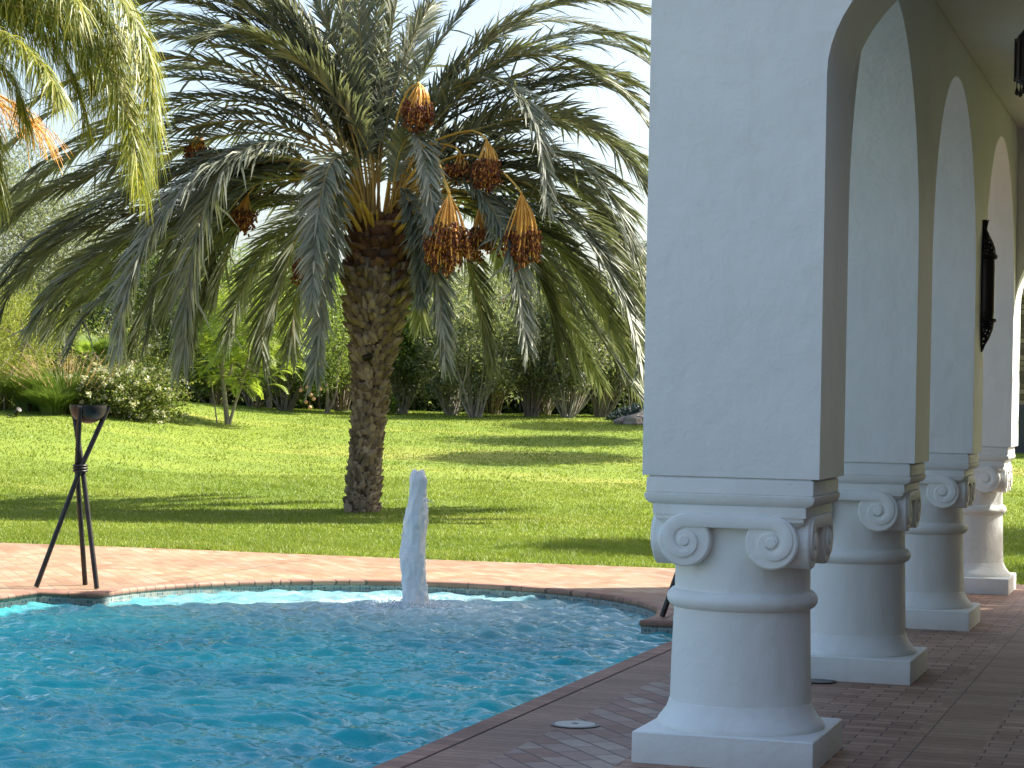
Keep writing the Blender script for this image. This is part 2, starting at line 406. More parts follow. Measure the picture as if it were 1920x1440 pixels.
def leafy(name, label, cat, base, crown_c, crown_r, nclump, per, ln, wd, leaf_m, trunk_m, stems, group=None,
          spread=.22, shell=.55, branches=14, up=.25, out=.6, core=None, flat_bottom=None, extra=None):
    """stems: list of (polyline, r1, r2)"""
    t = empty(name, base, label, cat, group)
    cc, dd = clumps(crown_c, crown_r, nclump, shell)
    jit = rng.normal(size=cc.shape) * np.asarray(crown_r) * .12; cc = cc + jit
    if flat_bottom is not None: keep = cc[:, 2] > flat_bottom; cc = cc[keep]; dd = dd[keep]
    V, Q = leaves_at(cc, dd, per, spread * rng.uniform(.6, 1.3, len(cc)), ln, wd, up, out)
    mb = MB(); tips = []
    for P, r1, r2 in stems:
        P, _ = bez(P, 9) if len(P) > 2 else (np.linspace(P[0], P[-1], 5), 0)
        mb.tube(P, list(np.linspace(r1, r2, len(P))), 7); tips.append(P[-1])
    tips = np.array(tips)
    sel = rng.permutation(len(cc))[:branches]
    for i in sel:
        j = np.argmin(np.linalg.norm(tips - cc[i], axis=1))
        limb(mb, tips[j], cc[i], stems[j][2] * .85, stems[j][2] * .25, .12, 5, 4)
    mb.build('trunk' if len(stems) == 1 else 'stems', trunk_m, t, auto=R(60))
    npmesh('crown', V, [Q], leaf_m, t)
    return t, cc

# ------------------------------------------------------------------ pool and terrace
PXL, PXR, PCX, PCY, PR = -8.87, -3.405, -6.14, 16.2, 2.22
YS = 15.97                       # shoulders of the round end
XA = PCX - 2.16; XB = PCX + 2.16
YN = 2.0                         # near end, out of view
pool_out = [(PXR, YN), (PXR, YS), (XB, YS)]
arc = []
for k in range(0, 49):
    a = -math.asin((PCY - YS) / PR) + (math.pi + 2 * math.asin((PCY - YS) / PR)) * k / 48
    arc.append((PCX + PR * math.cos(a), PCY + PR * math.sin(a)))
pool_out = [(PXR, YN), (PXR, YS)] + arc + [(PXL, YS), (PXL, YN)]
_e = [onz(0, 1018), onz(400, 1031), onz(800, 1050), onz(1240, 1063), onz(1900, 1096)]
ex = np.array([-60, -12.5] + [p[0] for p in _e] + [14.0]); ey = np.array([20.6, 20.7] + [p[1] for p in _e] + [20.9])
o_ = np.argsort(ex); ex = ex[o_]; ey = ey[o_]
def edge_y(x):
    xs = np.linspace(-60, 14, 149); ys = np.interp(xs, ex, ey); k = np.ones(7) / 7; ys = np.convolve(np.pad(ys, 3, 'edge'), k, 'valid')
    return np.interp(x, xs, ys)

def sheet(name, quads, z, m, label_kind='structure', parent=None):
    V = []; Q = []
    for q in quads:
        Q.append([len(V) + i for i in range(4)]); V += [(x, y, z) for x, y in q]
    o = npmesh(name, V, [np.array(Q)], m, parent)
    if parent is None: setp(o, kind='structure')
    return o
BW = .40  # border width beside the pool
quads = []
xs = [p[0] for p in arc]
for (xa, ya), (xb, yb) in zip(arc[:-1], arc[1:]):
    quads.append([(xb, yb), (xa, ya), (xa, edge_y(xa)), (xb, edge_y(xb))])
for x0, x1, yy in ((-30, PXL, -12), (PXL, arc[-1][0], YS), (arc[0][0], PXR, YS)):
    n = max(1, int((x1 - x0) / .5)); xx = np.linspace(x0, x1, n + 1)
    for a, b in zip(xx[:-1], xx[1:]): quads.append([(a, yy), (b, yy), (b, edge_y(b)), (a, edge_y(a))])
WX = -2.46; xx = np.linspace(PXR, WX, 4)
for a, b in zip(xx[:-1], xx[1:]): quads.append([(a, YS), (b, YS), (b, edge_y(b)), (a, edge_y(a))])
quads.append([(PXL, -12), (PXR, -12), (PXR, YN), (PXL, YN)])
deck = sheet('terrace', quads, 0, M['deck'])
sheet('terrace_border', [[(PXR, -12), (PXR + BW, -12), (PXR + BW, YS), (PXR, YS)]], 0, M['border'])
sheet('terrace_by_columns', [[(PXR + BW, -12), (WX, -12), (WX, YS), (PXR + BW, YS)]], 0, M['near'])
# covered walk: long strips of different laying
q1, q2 = [], []; x = WX; k = 0
while x < 12:
    w = (.32 if k % 2 else .36) if k % 3 else .22
    (q2 if k % 3 == 1 else q1).append([(x, -12), (x + w, -12), (x + w, edge_y(x + w)), (x, edge_y(x))]); x += w; k += 1
sheet('walkway', q1, 0, M['inner']); sheet('walkway_bands', q2, 0, M['inner2'])

def pool_walls():
    P = np.array(pool_out); n = len(P); nx = np.roll(P, -1, 0)
    # coping: rounded brick lip that overhangs the tiles by a centimetre and stands 4 mm above the paving
    prof = [(-.115, .004), (-.01, .006), (.004, .002), (.012, -.012), (.010, -.036), (0, -.042), (-.03, -.042)]   # (towards pool, z)
    c = P.mean(0); nor = []
    for i in range(n):
        a = P[i - 1]; b = P[(i + 1) % n]
        d1 = P[i] - a; d2 = b - P[i]; d1 /= np.linalg.norm(d1) + 1e-9; d2 /= np.linalg.norm(d2) + 1e-9
        n1 = np.array([-d1[1], d1[0]]); n2 = np.array([-d2[1], d2[0]]); m = n1 + n2; m /= np.linalg.norm(m); m /= max(.5, m.dot(n1)); nor.append(m)
    nor = np.array(nor)
    V = []; Q = []; k = len(prof)
    for i in range(n):
        for d, z in prof: V.append((P[i][0] + nor[i][0] * d, P[i][1] + nor[i][1] * d, z))
    for i in range(n):
        j = (i + 1) % n
        for q in range(k - 1): Q.append((i * k + q, j * k + q, j * k + q + 1, i * k + q + 1))
    o = npmesh('pool_coping', V, [np.array(Q)], M['coping']); setp(o, kind='structure')
    V = []; Q = []; UV = []; s = 0
    for i in range(n + 1):
        p = P[i % n]; V += [(p[0], p[1], -.042), (p[0], p[1], -1.3)]; UV.append(s); s += np.linalg.norm(P[(i + 1) % n] - p)
    for i in range(n): Q.append((2 * i, 2 * i + 1, 2 * i + 3, 2 * i + 2))
    o = npmesh('pool_wall', V, [np.array(Q)], M['mosaic']); setp(o, kind='structure')
    uv = o.data.uv_layers.new(name='UVMap')
    for poly in o.data.polygons:
        for li in poly.loop_indices:
            vi = o.data.loops[li].vertex_index; uv.data[li].uv = (UV[vi // 2], -.042 if vi % 2 == 0 else -1.3)
pool_walls()
o = npmesh('pool_floor', [(PXL - .1, YN - .1, -1.3), (PXR + .1, YN - .1, -1.3), (PXR + .1, 18.6, -1.3), (PXL - .1, 18.6, -1.3)], [np.array([[0, 1, 2, 3]])], M['mosaic']); setp(o, kind='structure')

def water():
    x0, x1, y0, y1 = PXL - .02, PXR + .02, YN, 18.5
    ys = np.concatenate([np.arange(YN, 7.5, .06), np.arange(7.5, y1, .024)]); xs = np.arange(x0, x1, .026)
    X, Y = np.meshgrid(xs, ys)
    H = np.zeros_like(X)
    wx = X + .10 * np.sin(Y * 2.3 + 1) + .05 * np.sin(Y * 5.1 + X * 3); wy = Y + .10 * np.sin(X * 2.9) + .05 * np.sin(X * 6.1 - Y * 4)
    for i in range(90):
        lam = float(np.exp(rng.uniform(math.log(.085), math.log(.75)))); a = rng.normal(0, .50) + TH + math.pi / 2
        k = 2 * math.pi / lam; ph = rng.uniform(0, 6.28); amp = .0092 * lam ** .85 * (.55 if lam > .3 else 1)
        s = np.sin(k * (wx * math.cos(a) + wy * math.sin(a)) + ph)
        H += amp * (1 - 2 * np.abs(s) ** .75 if lam > .3 else s) * .9
    d = np.hypot(X - JET[0], Y - JET[1])
    H += .010 * np.sin(d * 17) * np.exp(-d * .55) * np.minimum(1, d / .3)
    H += .03 * np.exp(-(d / .16) ** 2)
    nz = rng.normal(size=X.shape); H += .006 * nz * np.exp(-(d / .30) ** 2)
    H -= H.mean()
    V = np.stack([X, Y, H - .10], -1).reshape(-1, 3); ny, nx = X.shape
    I = np.arange(ny * nx).reshape(ny, nx)
    Q = np.stack([I[:-1, :-1], I[:-1, 1:], I[1:, 1:], I[1:, :-1]], -1).reshape(-1, 4)
    o = npmesh('pool_water', V, [Q], M['water'], smooth_=True); setp(o, kind='structure')
water()

# lawn
def lawn():
    v = np.concatenate([np.linspace(0, 16, 60), np.linspace(16, 45, 50)[1:], np.linspace(45, 220, 26)[1:]])
    xs = np.concatenate([np.linspace(-150, -32, 14), np.linspace(-32, 22, 110)[1:], np.linspace(22, 150, 14)[1:]])
    X, Vv = np.meshgrid(xs, v); E = edge_y(X)
    Y = E + Vv; Zz = ground(X, Y) + np.where(Vv < .01, -.03, 0.0)
    V = np.stack([X, Y, Zz], -1).reshape(-1, 3); ny, nx = X.shape; I = np.arange(ny * nx).reshape(ny, nx)
    Q = np.stack([I[:-1, :-1], I[:-1, 1:], I[1:, 1:], I[1:, :-1]], -1).reshape(-1, 4)
    o = npmesh('lawn', V, [Q], M['lawn'], smooth_=True); setp(o, kind='structure')
lawn()
o = npmesh('ground', [(-400, -400, -1.6), (400, -400, -1.6), (400, 400, -1.6), (-400, 400, -1.6)], [np.array([[0, 1, 2, 3]])], M['sand']); setp(o, kind='structure')

def blades():
    VV = []; 
    def zone(Z0, Z1, n, h, w):
        Z = np.sqrt(rng.uniform(Z0 ** 2, Z1 ** 2, n)); px = rng.uniform(-260, 2020, n)
        Xc = (px - CX) / F * Z
        x = Xc * r0[0] + Z * f0[0]; y = Xc * r0[1] + Z * f0[1]
        k = y > edge_y(x) - .012; x, y = x[k], y[k]; n = len(x)
        z = ground(x, y)
        cl = .75 + .5 * np.sin(x * 3.1 + 2 * np.sin(y * 2)) * np.sin(y * 3.7 + x)
        hh = h * rng.uniform(.55, 1.25, n) * np.clip(cl, .6, 1.3)
        a = rng.uniform(0, 6.28, n); lean = rng.normal(size=(n, 2)) * hh[:, None] * .55
        wv = np.stack([np.cos(a), np.sin(a)], 1) * w * .5
        V = np.empty((n, 3, 3), np.float32)
        V[:, 0] = np.stack([x - wv[:, 0], y - wv[:, 1], z - .004], 1); V[:, 1] = np.stack([x + wv[:, 0], y + wv[:, 1], z - .004], 1)
        V[:, 2] = np.stack([x + lean[:, 0], y + lean[:, 1], z + hh], 1)
        VV.append(V.reshape(-1, 3))
    zone(20.2, 26, 190000, .042, .009); zone(26, 36, 190000, .042, .013); zone(36, 58, 150000, .038, .022)
    V = np.concatenate(VV); T = np.arange(len(V), dtype=np.int32).reshape(-1, 3)
    o = npmesh('grass', V, [T], M['blade']); setp(o, 'short bright green lawn grass growing beyond the brick terrace', 'grass', kind='stuff')
blades()

# ------------------------------------------------------------------ white loggia
XL, XR, XC = -2.405, -1.61, -2.015
YC = [10.08 + 3.34 * i for i in range(4)]; HD = .345
ZB, ZT = 1.275, 6.6  # wall top raised out of view so the building's shadow covers the pool
def loggia():
    t = empty('loggia', (XC, YC[0], 0), 'white stuccoed loggia with round arches on stout scroll-topped columns beside the pool', 'loggia')
    def arch_wall(name, outline, top, x0, x1, axis='x', bevel=.018):
        """outline: bottom edge points (s, z) from left to right, closed by a level top"""
        pts = outline + [(outline[-1][0], top), (outline[0][0], top)]
        n = len(pts); V = []
        for xx_ in (x0, x1):
            for s, z in pts: V.append((xx_, s, z) if axis == 'x' else (s, xx_, z))
        bm = bmesh.new(); vs = [bm.verts.new(v) for v in V]
        bm.faces.new(vs[:n]); bm.faces.new(list(reversed(vs[n:])))
        for i in range(n):
            j = (i + 1) % n; bm.faces.new((vs[i], vs[j], vs[n + j], vs[n + i]))
        bmesh.ops.recalc_face_normals(bm, faces=bm.faces)
        me = bpy.data.meshes.new(name); bm.to_mesh(me); bm.free()
        o = link(name, me, M['stucco'], t)
        me.polygons.foreach_set('use_smooth', [True] * len(me.polygons))
        b = o.modifiers.new('bevel', 'BEVEL'); b.width = bevel; b.segments = 3; b.limit_method = 'ANGLE'; b.angle_limit = R(40); b.harden_normals = True
        try: me.set_sharp_from_angle(angle=R(40))
        except Exception: pass
        return o
    out = []
    for i, yc in enumerate(YC):
        a, b = yc - HD, yc + HD
        if i == 3: b = yc + HD + .05
        out += [(a, ZB), (b, ZB)]
        if i < 3:
            y1 = YC[i + 1] - HD; h = (y1 - b) / 2; m = (y1 + b) / 2; zs = 2.47
            for k in range(0, 41):
                an = math.pi - math.pi * k / 40
                out.append((m + h * math.cos(an) , zs + 1.325 * math.sin(an)))
    arch_wall('arcade_wall', out, ZT, XL, XR)
    XW = 2.35
    def cross(name, y0, y1, zs, b, a, xw, z_left=None):
        o = [(XR + .001 , zs)]
        o[0] = (XR + .001, zs - .01)
        pts = [(XR - .08, zs)] if name == 'front_wall' else []
        for k in range(0, 25):
            an = math.pi / 2 * k / 24
            pts.append((XR + (0 if name == 'front_wall' else .001) + a * (1 - math.cos(an)), zs + b * math.sin(an)))
        for k in range(23, -1, -1):
            an = math.pi / 2 * k / 24
            pts.append((xw - a * (1 - math.cos(an)), zs + b * math.sin(an)))
        return arch_wall(name, pts, ZT - .003, y0, y1, axis='y', bevel=.012)
    fw_ = cross('front_wall', YC[0] - HD, YC[0] + HD - .002, 3.05, .97, 1.95, XW - .003)
    # the cross wall is built in one piece with the arcade wall
    fw_.modifiers.clear(); aw = t.children[0]; bev = aw.modifiers['bevel']; aw.modifiers.remove(bev)
    bo = aw.modifiers.new('join', 'BOOLEAN'); bo.operation = 'UNION'; bo.solver = 'EXACT'; bo.object = fw_
    bpy.context.view_layer.update(); dg = bpy.context.evaluated_depsgraph_get()
    me2 = bpy.data.meshes.new_from_object(aw.evaluated_get(dg)); aw.modifiers.clear(); aw.data = me2
    bpy.data.objects.remove(fw_)
    bmj = bmesh.new(); bmj.from_mesh(me2); bmesh.ops.dissolve_limit(bmj, angle_limit=R(.2), verts=bmj.verts, edges=bmj.edges); bmj.to_mesh(me2); bmj.free()
    me2.polygons.foreach_set('use_smooth', [True] * len(me2.polygons))
    try: me2.set_sharp_from_angle(angle=R(40))
    except Exception: pass
    b_ = aw.modifiers.new('bevel', 'BEVEL'); b_.width = .016; b_.segments = 3; b_.limit_method = 'ANGLE'; b_.angle_limit = R(40); b_.harden_normals = True
    cross('end_wall', YC[3] - HD + .16, YC[3] + HD + .046, 2.53, 1.10, 1.95, XW - .003)
    mb = MB(); mb.box((XR + .003, YC[0] + HD, 4.05), (XW - .003, YC[3] - HD + .158, 4.12)); mb.build('ceiling', M['stucco'], t)
    mb = MB(); mb.box((XL - .12, YC[0] - HD - .12, ZT), (XW + 6, YC[3] + HD + .17, ZT + .18)); mb.build('roof', M['stucco'], t, bevel=.02)
    mb = MB(); mb.box((XW, -7, 0), (XW + 6, YC[3] + HD + .05, ZT - .004)); mb.build('house_wall', M['dim_wall'], t, bevel=.02)
    def square_prof(mb, c, prof):
        n = 10; rings = []
        V = []; 
        for hx, hy, z, rc in prof:
            for sx, sy in ((1, 1), (-1, 1), (-1, -1), (1, -1)):
                for q in range(3):
                    a = {(1, 1): 0, (-1, 1): 90, (-1, -1): 180, (1, -1): 270}[(sx, sy)] + 45 * q
                    V.append((c[0] + sx * (hx - rc) + rc * math.cos(R(a)), c[1] + sy * (hy - rc) + rc * math.sin(R(a)), z))
        m = 12; Fs = []
        for i in range(len(prof) - 1):
            for j in range(m):
                j2 = (j + 1) % m; Fs.append((i * m + j, i * m + j2, (i + 1) * m + j2, (i + 1) * m + j))
        Fs += [tuple(range(m - 1, -1, -1)), tuple((len(prof) - 1) * m + j for j in range(m))]
        mb.add(V, Fs)
    def volute_plate(mbp, c, ang):
        """scrolled face: two discs joined by a band, with a raised spiral, in face coordinates (u, v, outward)"""
        ca, sa = math.cos(ang), math.sin(ang)
        def T(u, v, w): return (c[0] + u * ca + w * sa, c[1] + u * sa - w * ca, v)
        CU, CV, RO = .195, .992, .118; W0 = .355
        for s in (-1, 1):
            n = 40; V = []
            for w, rad in ((W0 - .13, RO), (W0 - .008, RO), (W0, RO - .008)):
                for k in range(n):
                    a = 2 * math.pi * k / n; V.append(T(s * CU + rad * math.cos(a), CV + rad * math.sin(a), w))
            Fs = []
            for i in range(2):
                for k in range(n):
                    k2 = (k + 1) % n; Fs.append((i * n + k, i * n + k2, (i + 1) * n + k2, (i + 1) * n + k))
            Fs.append(tuple(2 * n + k for k in range(n))); Fs.append(tuple(reversed(range(n))))
            mbp.add(V, Fs)
        # band between
        def bx(u0, u1, v0, v1, w0, w1):
            V = [T(*p) for p in ((u0, v0, w0), (u1, v0, w0), (u1, v1, w0), (u0, v1, w0), (u0, v0, w1), (u1, v0, w1), (u1, v1, w1), (u0, v1, w1))]
            mbp.add(V, [(0, 3, 2, 1), (4, 5, 6, 7), (0, 1, 5, 4), (1, 2, 6, 5), (2, 3, 7, 6), (3, 0, 4, 7)])
        bx(-CU, CU, CV + RO - .052, CV + RO - .002, W0 - .13, W0 - .004)
        # raised spiral band, continuous from one eye over the top to the other
        path = []
        NT = 66; turns = 1.30
        for k in range(NT):
            q = k / (NT - 1); an = math.pi / 2 - 2 * math.pi * turns * (1 - q)   # ends at the top
            ro = RO * (1 - .78 * (1 - q) ** .9); wdt = .060 * (.42 + .58 * q)
            path.append((CU, ro, wdt, an))
        # right scroll from its top inward (clockwise), mirrored for the left
        pts = []
        for CUx, ro, wdt, an in reversed(path):
            a2 = math.pi / 2 - (math.pi / 2 - an)   # clockwise inward
            pts.append((CUx + ro * math.cos(a2), CV + ro * math.sin(a2), CUx + (ro - wdt) * math.cos(a2), CV + (ro - wdt) * math.sin(a2)))
        full = [(-a, b, -c_, d) for a, b, c_, d in reversed(pts)] + pts
        V = []; h = .011
        for a, b, c_, d in full:
            mu, mv = (a + c_) / 2, (b + d) / 2
            def lerp(t): return (a + (c_ - a) * t, b + (d - b) * t)
            for t_, w in ((0, W0 - .006), (.04, W0 + h * .75), (.14, W0 + h), (.86, W0 + h), (.96, W0 + h * .75), (1, W0 - .006)):
                p = lerp(t_); V.append(T(p[0], p[1], w))
        m = 6; Fs = []
        for i in range(len(full) - 1):
            for j in range(m - 1): Fs.append((i * m + j, (i + 1) * m + j, (i + 1) * m + j + 1, i * m + j + 1))
        Fs += [tuple(range(m)), tuple(len(V) - m + j for j in range(m - 1, -1, -1))]
        mbp.add(V, Fs)
        # eye
        for s in (-1, 1):
            n = 20; V = []
            for rad, w in ((.027, W0 - .004), (.026, W0 + .009), (.021, W0 + .015), (.001, W0 + .016)):
                for k in range(n):
                    a = 2 * math.pi * k / n; V.append(T(s * CU + rad * math.cos(a), CV + rad * math.sin(a), w))
            Fs = []
            for i in range(3):
                for k in range(n):
                    k2 = (k + 1) % n; Fs.append((i * n + k, i * n + k2, (i + 1) * n + k2, (i + 1) * n + k))
            mbp.add(V, Fs)
    first = None
    for i, yc in enumerate(YC):
        c = (XC + .005, yc, 0)
        if first is None:
            mb = MB(); mb.lathe([(.322, .215), (.316, .45), (.309, .69), (.306, .90), (.303, 1.08)], c, 64, wob=.004)
            mb.v = [(x, y, z) for x, y, z in mb.v]
            col = mb.build('column', M['stucco'], t, auto=R(50)); setp(col)
            parts = []
            mb = MB(); square_prof(mb, c, [(.405, .405, 0, .006), (.405, .405, .134, .006), (.398, .398, .140, .008)]); parts.append(mb.build('plinth', M['stucco'], col, auto=R(30)))
            mb = MB(); mb.lathe([(.30, .139), (.378, .140), (.382, .150), (.374, .168), (.356, .190), (.340, .212), (.330, .235), (.324, .255), (.30, .262)], c, 64, wob=.006); parts.append(mb.build('base', M['stucco'], col, auto=R(50)))
            mb = MB(); mb.lathe([(.295, .675), (.312, .677), (.330, .688), (.341, .705), (.343, .722), (.336, .742), (.320, .758), (.300, .762)], c, 64, wob=.004); parts.append(mb.build('ring', M['stucco'], col, auto=R(50)))
            mb = MB()
            square_prof(mb, c, [(.345, .345, 1.104, .006), (.345, .345, 1.146, .008), (.340, .340, 1.150, .008)])
            square_prof(mb, c, [(.350, .338, 1.149, .01), (.366, .346, 1.155, .012), (.379, .353, 1.168, .014), (.384, .356, 1.182, .014), (.384, .356, 1.196, .012), (.372, .346, 1.2, .012)])
            square_prof(mb, c, [(.372, .346, 1.199, .01), (.377, .350, 1.204, .01), (.376, .346, 1.262, .01), (.366, .330, 1.275, .01)])
            parts.append(mb.build('abacus', M['stucco'], col, auto=R(32)))
            mb = MB(); square_prof(mb, c, [(.27, .27, 1.00, .03), (.30, .30, 1.05, .03), (.338, .338, 1.085, .02), (.338, .338, 1.108, .02)])
            for k in range(4): volute_plate(mb, c, k * math.pi / 2)
            parts.append(mb.build('capital', M['stucco'], col, auto=R(32)))
            first = (col, parts)
            col['label'] = 'nearest column, its plinth cut by the bottom of the view'
        else:
            cc_ = first[0].copy(); COL.objects.link(cc_); cc_.parent = first[0].parent; cc_.location = (0, yc - YC[0], 0)
            if 'label' in cc_: del cc_['label']
            for p in first[1]:
                q = p.copy(); COL.objects.link(q); q.parent = cc_
    return t
loggia()

# ------------------------------------------------------------------ small things on the terrace
def disc_thing(name, c, rad, m, m2, label, cat, hole=True, group=None):
    t = empty(name, (c[0], c[1], 0), label, cat, group)
    mb = MB(); mb.lathe([(rad, .001), (rad + .004, .006), (rad - .012, .0075), (rad - .012, .004)], (c[0], c[1], 0), 40); mb.build('rim', m2, t, auto=R(40))
    mb = MB(); mb.lathe([(rad - .014, .003), (rad - .016, .0085), (.03, .0095), (.001, .0095)], (c[0], c[1], 0), 40)
    if hole: mb.lathe([(.018, .009), (.016, .012), (.006, .0125), (.005, .010), (.001, .010)], (c[0], c[1], 0), 16, mi=1)
    mb.build('lid', [m, m2], t, auto=R(40)); return t
p = onz(1078, 1360); disc_thing('skimmer_lid', p, .118, M['lid'], M['greylid'], 'round pale skimmer lid with a centre hole set in the diamond paving', 'lid')
p = onz(1573, 1281); disc_thing('floor_cover', (-2.12, 12.93), .10, M['greylid'], M['black_iron'], 'flat dark floor cover at the foot of the second column plinth', 'cover', False, 'dark covers in the paving by the columns')
disc_thing('floor_cover', (-2.14, 16.27), .10, M['greylid'], M['black_iron'], 'flat dark floor cover at the foot of the third column plinth', 'cover', False, 'dark covers in the paving by the columns')

def fire_bowl(c, label):
    t = empty('fire_bowl_stand', (c[0], c[1], 0), label, 'fire bowl', 'iron fire bowls at the pool corners')
    feet = [(-.235, -.175), (-.02, .25), (.25, -.06)]
    for i, (fx, fy) in enumerate(feet):
        f = np.array([c[0] + fx, c[1] + fy, .006]); off = np.array([-fy, fx, 0]) / np.hypot(fx, fy) * .028
        mid = np.array([c[0], c[1], .97]) + off + r0 * .04
        tp = np.array([c[0], c[1], 1.475]) + r0 * .095 - np.array([fx, fy, 0]) / np.hypot(fx, fy) * .165
        mb = MB(); mb.tube([f, (f + mid) / 2, mid, (mid + tp) / 2, tp], .021, 14); mb.build('pole', M['iron'], t, auto=R(50))
    mb = MB()
    for dz in (-.022, 0, .022): 
        a = np.linspace(0, 2 * math.pi, 25); mb.tube(np.stack([c[0] + .04 * r0[0] + .052 * np.cos(a), c[1] + .04 * r0[1] + .052 * np.sin(a), .97 + dz + 0 * a], 1), .010, 8, caps=False)
    mb.build('binding', M['iron'], t, auto=R(60))
    prof = []
    for k in range(11):
        a = math.pi / 2 * k / 10; prof.append((max(.002, .150 * math.sin(a)), 1.335 + .135 * (1 - math.cos(a)) + (.0 if k < 10 else 0)))
    prof += [(.150, 1.485), (.143, 1.485)]
    for k in range(10, -1, -1):
        a = math.pi / 2 * k / 10; prof.append((max(.002, .143 * math.sin(a)), 1.343 + .127 * (1 - math.cos(a))))
    mb = MB(); mb.lathe(prof, (c[0] + r0[0] * .095, c[1] + r0[1] * .095, 0), 40); mb.build('bowl', M['iron'], t, auto=R(50))
    return t
fb = fire_bowl((-8.785, 16.36), 'dark iron fire bowl on three crossed poles at the left corner of the pool')
fb2 = fb.copy(); COL.objects.link(fb2); fb2.location = (-3.61, 16.44, 0)
fb2['label'] = 'iron fire bowl stand mostly hidden behind the nearest column, one dark leg showing'
for ch in list(fb.children):
    q = ch.copy(); COL.objects.link(q); q.parent = fb2

def jet():
    bx_, by_, bz = JET
    tip = at(785, 880, camZ(bx_, by_))
    n = 28; k = 56; V = []
    for i in range(k):
        q = i / (k - 1)
        z = bz - .04 + (tip[2] - bz + .04) * q
        shift = (tip[0] - bx_) * q; cy = by_ + (tip[1] - by_) * q
        cx_ = bx_ + shift + .020 * math.sin(q * 5.2 + 2.6) * (1 - q * .4) - .012 * q
        rad = (.106 - .010 * q - .026 * smooth((q - .55) / .35)) * (1 + .05 * math.sin(q * 21)) 
        if q > .93: rad *= max(.55, 1 - (q - .93) * 6)
        for j in range(n):
            a = 2 * math.pi * j / n
            r_ = rad * (1 + .07 * math.sin(3 * a + q * 9) + .05 * math.sin(7 * a - q * 25) + .05 * math.sin(11 * a + 2 * math.sin(q * 9)) + .045 * rng.normal())
            V.append((cx_ + r_ * math.cos(a), cy + r_ * math.sin(a), z + (rng.uniform(-.02, .02) if i == k - 1 else rng.normal() * .004)))
    Q = [];
    for i in range(k - 1):
        for j in range(n):
            j2 = (j + 1) % n; Q.append((i * n + j, i * n + j2, (i + 1) * n + j2, (i + 1) * n + j))
    V.append((tip[0], tip[1], tip[2] - .02)); T = [((k - 1) * n + j, (k - 1) * n + (j + 1) % n, len(V) - 1) for j in range(n)]
    t = empty('fountain_jet', (bx_, by_, bz), 'white upright water jet foaming out of the round end of the pool', 'fountain')
    o = npmesh('column_of_water', V, [np.array(Q), np.array(T)], M['jet'], t, True)
    ss = o.modifiers.new('sub', 'SUBSURF'); ss.levels = 1; ss.render_levels = 1
    # drops and splash
    def drops(P, rad, name):
        base = np.array([(1, 0, 0), (-1, 0, 0), (0, 1, 0), (0, -1, 0), (0, 0, 1.2), (0, 0, -1.2)], float)
        F8 = np.array([(0, 2, 4), (2, 1, 4), (1, 3, 4), (3, 0, 4), (2, 0, 5), (1, 2, 5), (3, 1, 5), (0, 3, 5)])
        P = np.asarray(P); V = (P[:, None, :] + base[None] * np.asarray(rad)[:, None, None]).reshape(-1, 3)
        Fa = (F8[None] + 6 * np.arange(len(P))[:, None, None]).reshape(-1, 3)
        o = npmesh(name, V, [Fa], M['jet'], t, True); o['kind'] = 'stuff'; s = o.modifiers.new('sub', 'SUBSURF'); s.levels = 1; s.render_levels = 1
    P = []; Rr = []
    for _ in range(1100):
        a = rng.uniform(0, 6.28); d = .08 + abs(rng.normal()) * .13; P.append((bx_ + d * math.cos(a) * 1.25, by_ + d * math.sin(a), bz + .005 + abs(rng.normal()) * .022 * math.exp(-d * 2))); Rr.append(rng.uniform(.005, .020) * math.exp(-d * 1.6))
    for px, py, s in ((743, 1099, .009), (752, 1102, .010), (741, 1107, .009), (799, 1106, .010), (716, 1110, .006), (744, 1094, .005), (730, 1097, .004), (851, 1103, .004), (768, 1096, .006), (757, 1092, .004)):
        P.append(at(px, py, 17.2)); Rr.append(s)
    for q in np.linspace(0, 1, 26):   # the stray spout flung off to the right
        b_ = at(795 + 21 * q, 937 + 18 * q * q - 3 * q, 17.3); P.append(b_ + rng.normal(size=3) * .006); Rr.append(.011 * (1.15 - q))
    for q in np.linspace(0, 1, 14):
        b_ = at(757 - 6 * q, 1000 + 14 * q, 17.3); P.append(b_ + rng.normal(size=3) * .005); Rr.append(.012 * (1.1 - q))
    for _ in range(420):   # spray torn off the sides of the jet
        q = rng.random() ** .8; a = rng.uniform(0, 6.28); d = (.10 - .035 * q) + abs(rng.normal()) * .022
        P.append((bx_ + (tip[0] - bx_) * q + d * math.cos(a), by_ + (tip[1] - by_) * q + d * math.sin(a), bz + (tip[2] - bz) * q * 1.03)); Rr.append(rng.uniform(.0025, .007))
    drops(P, Rr, 'splash')
jet()

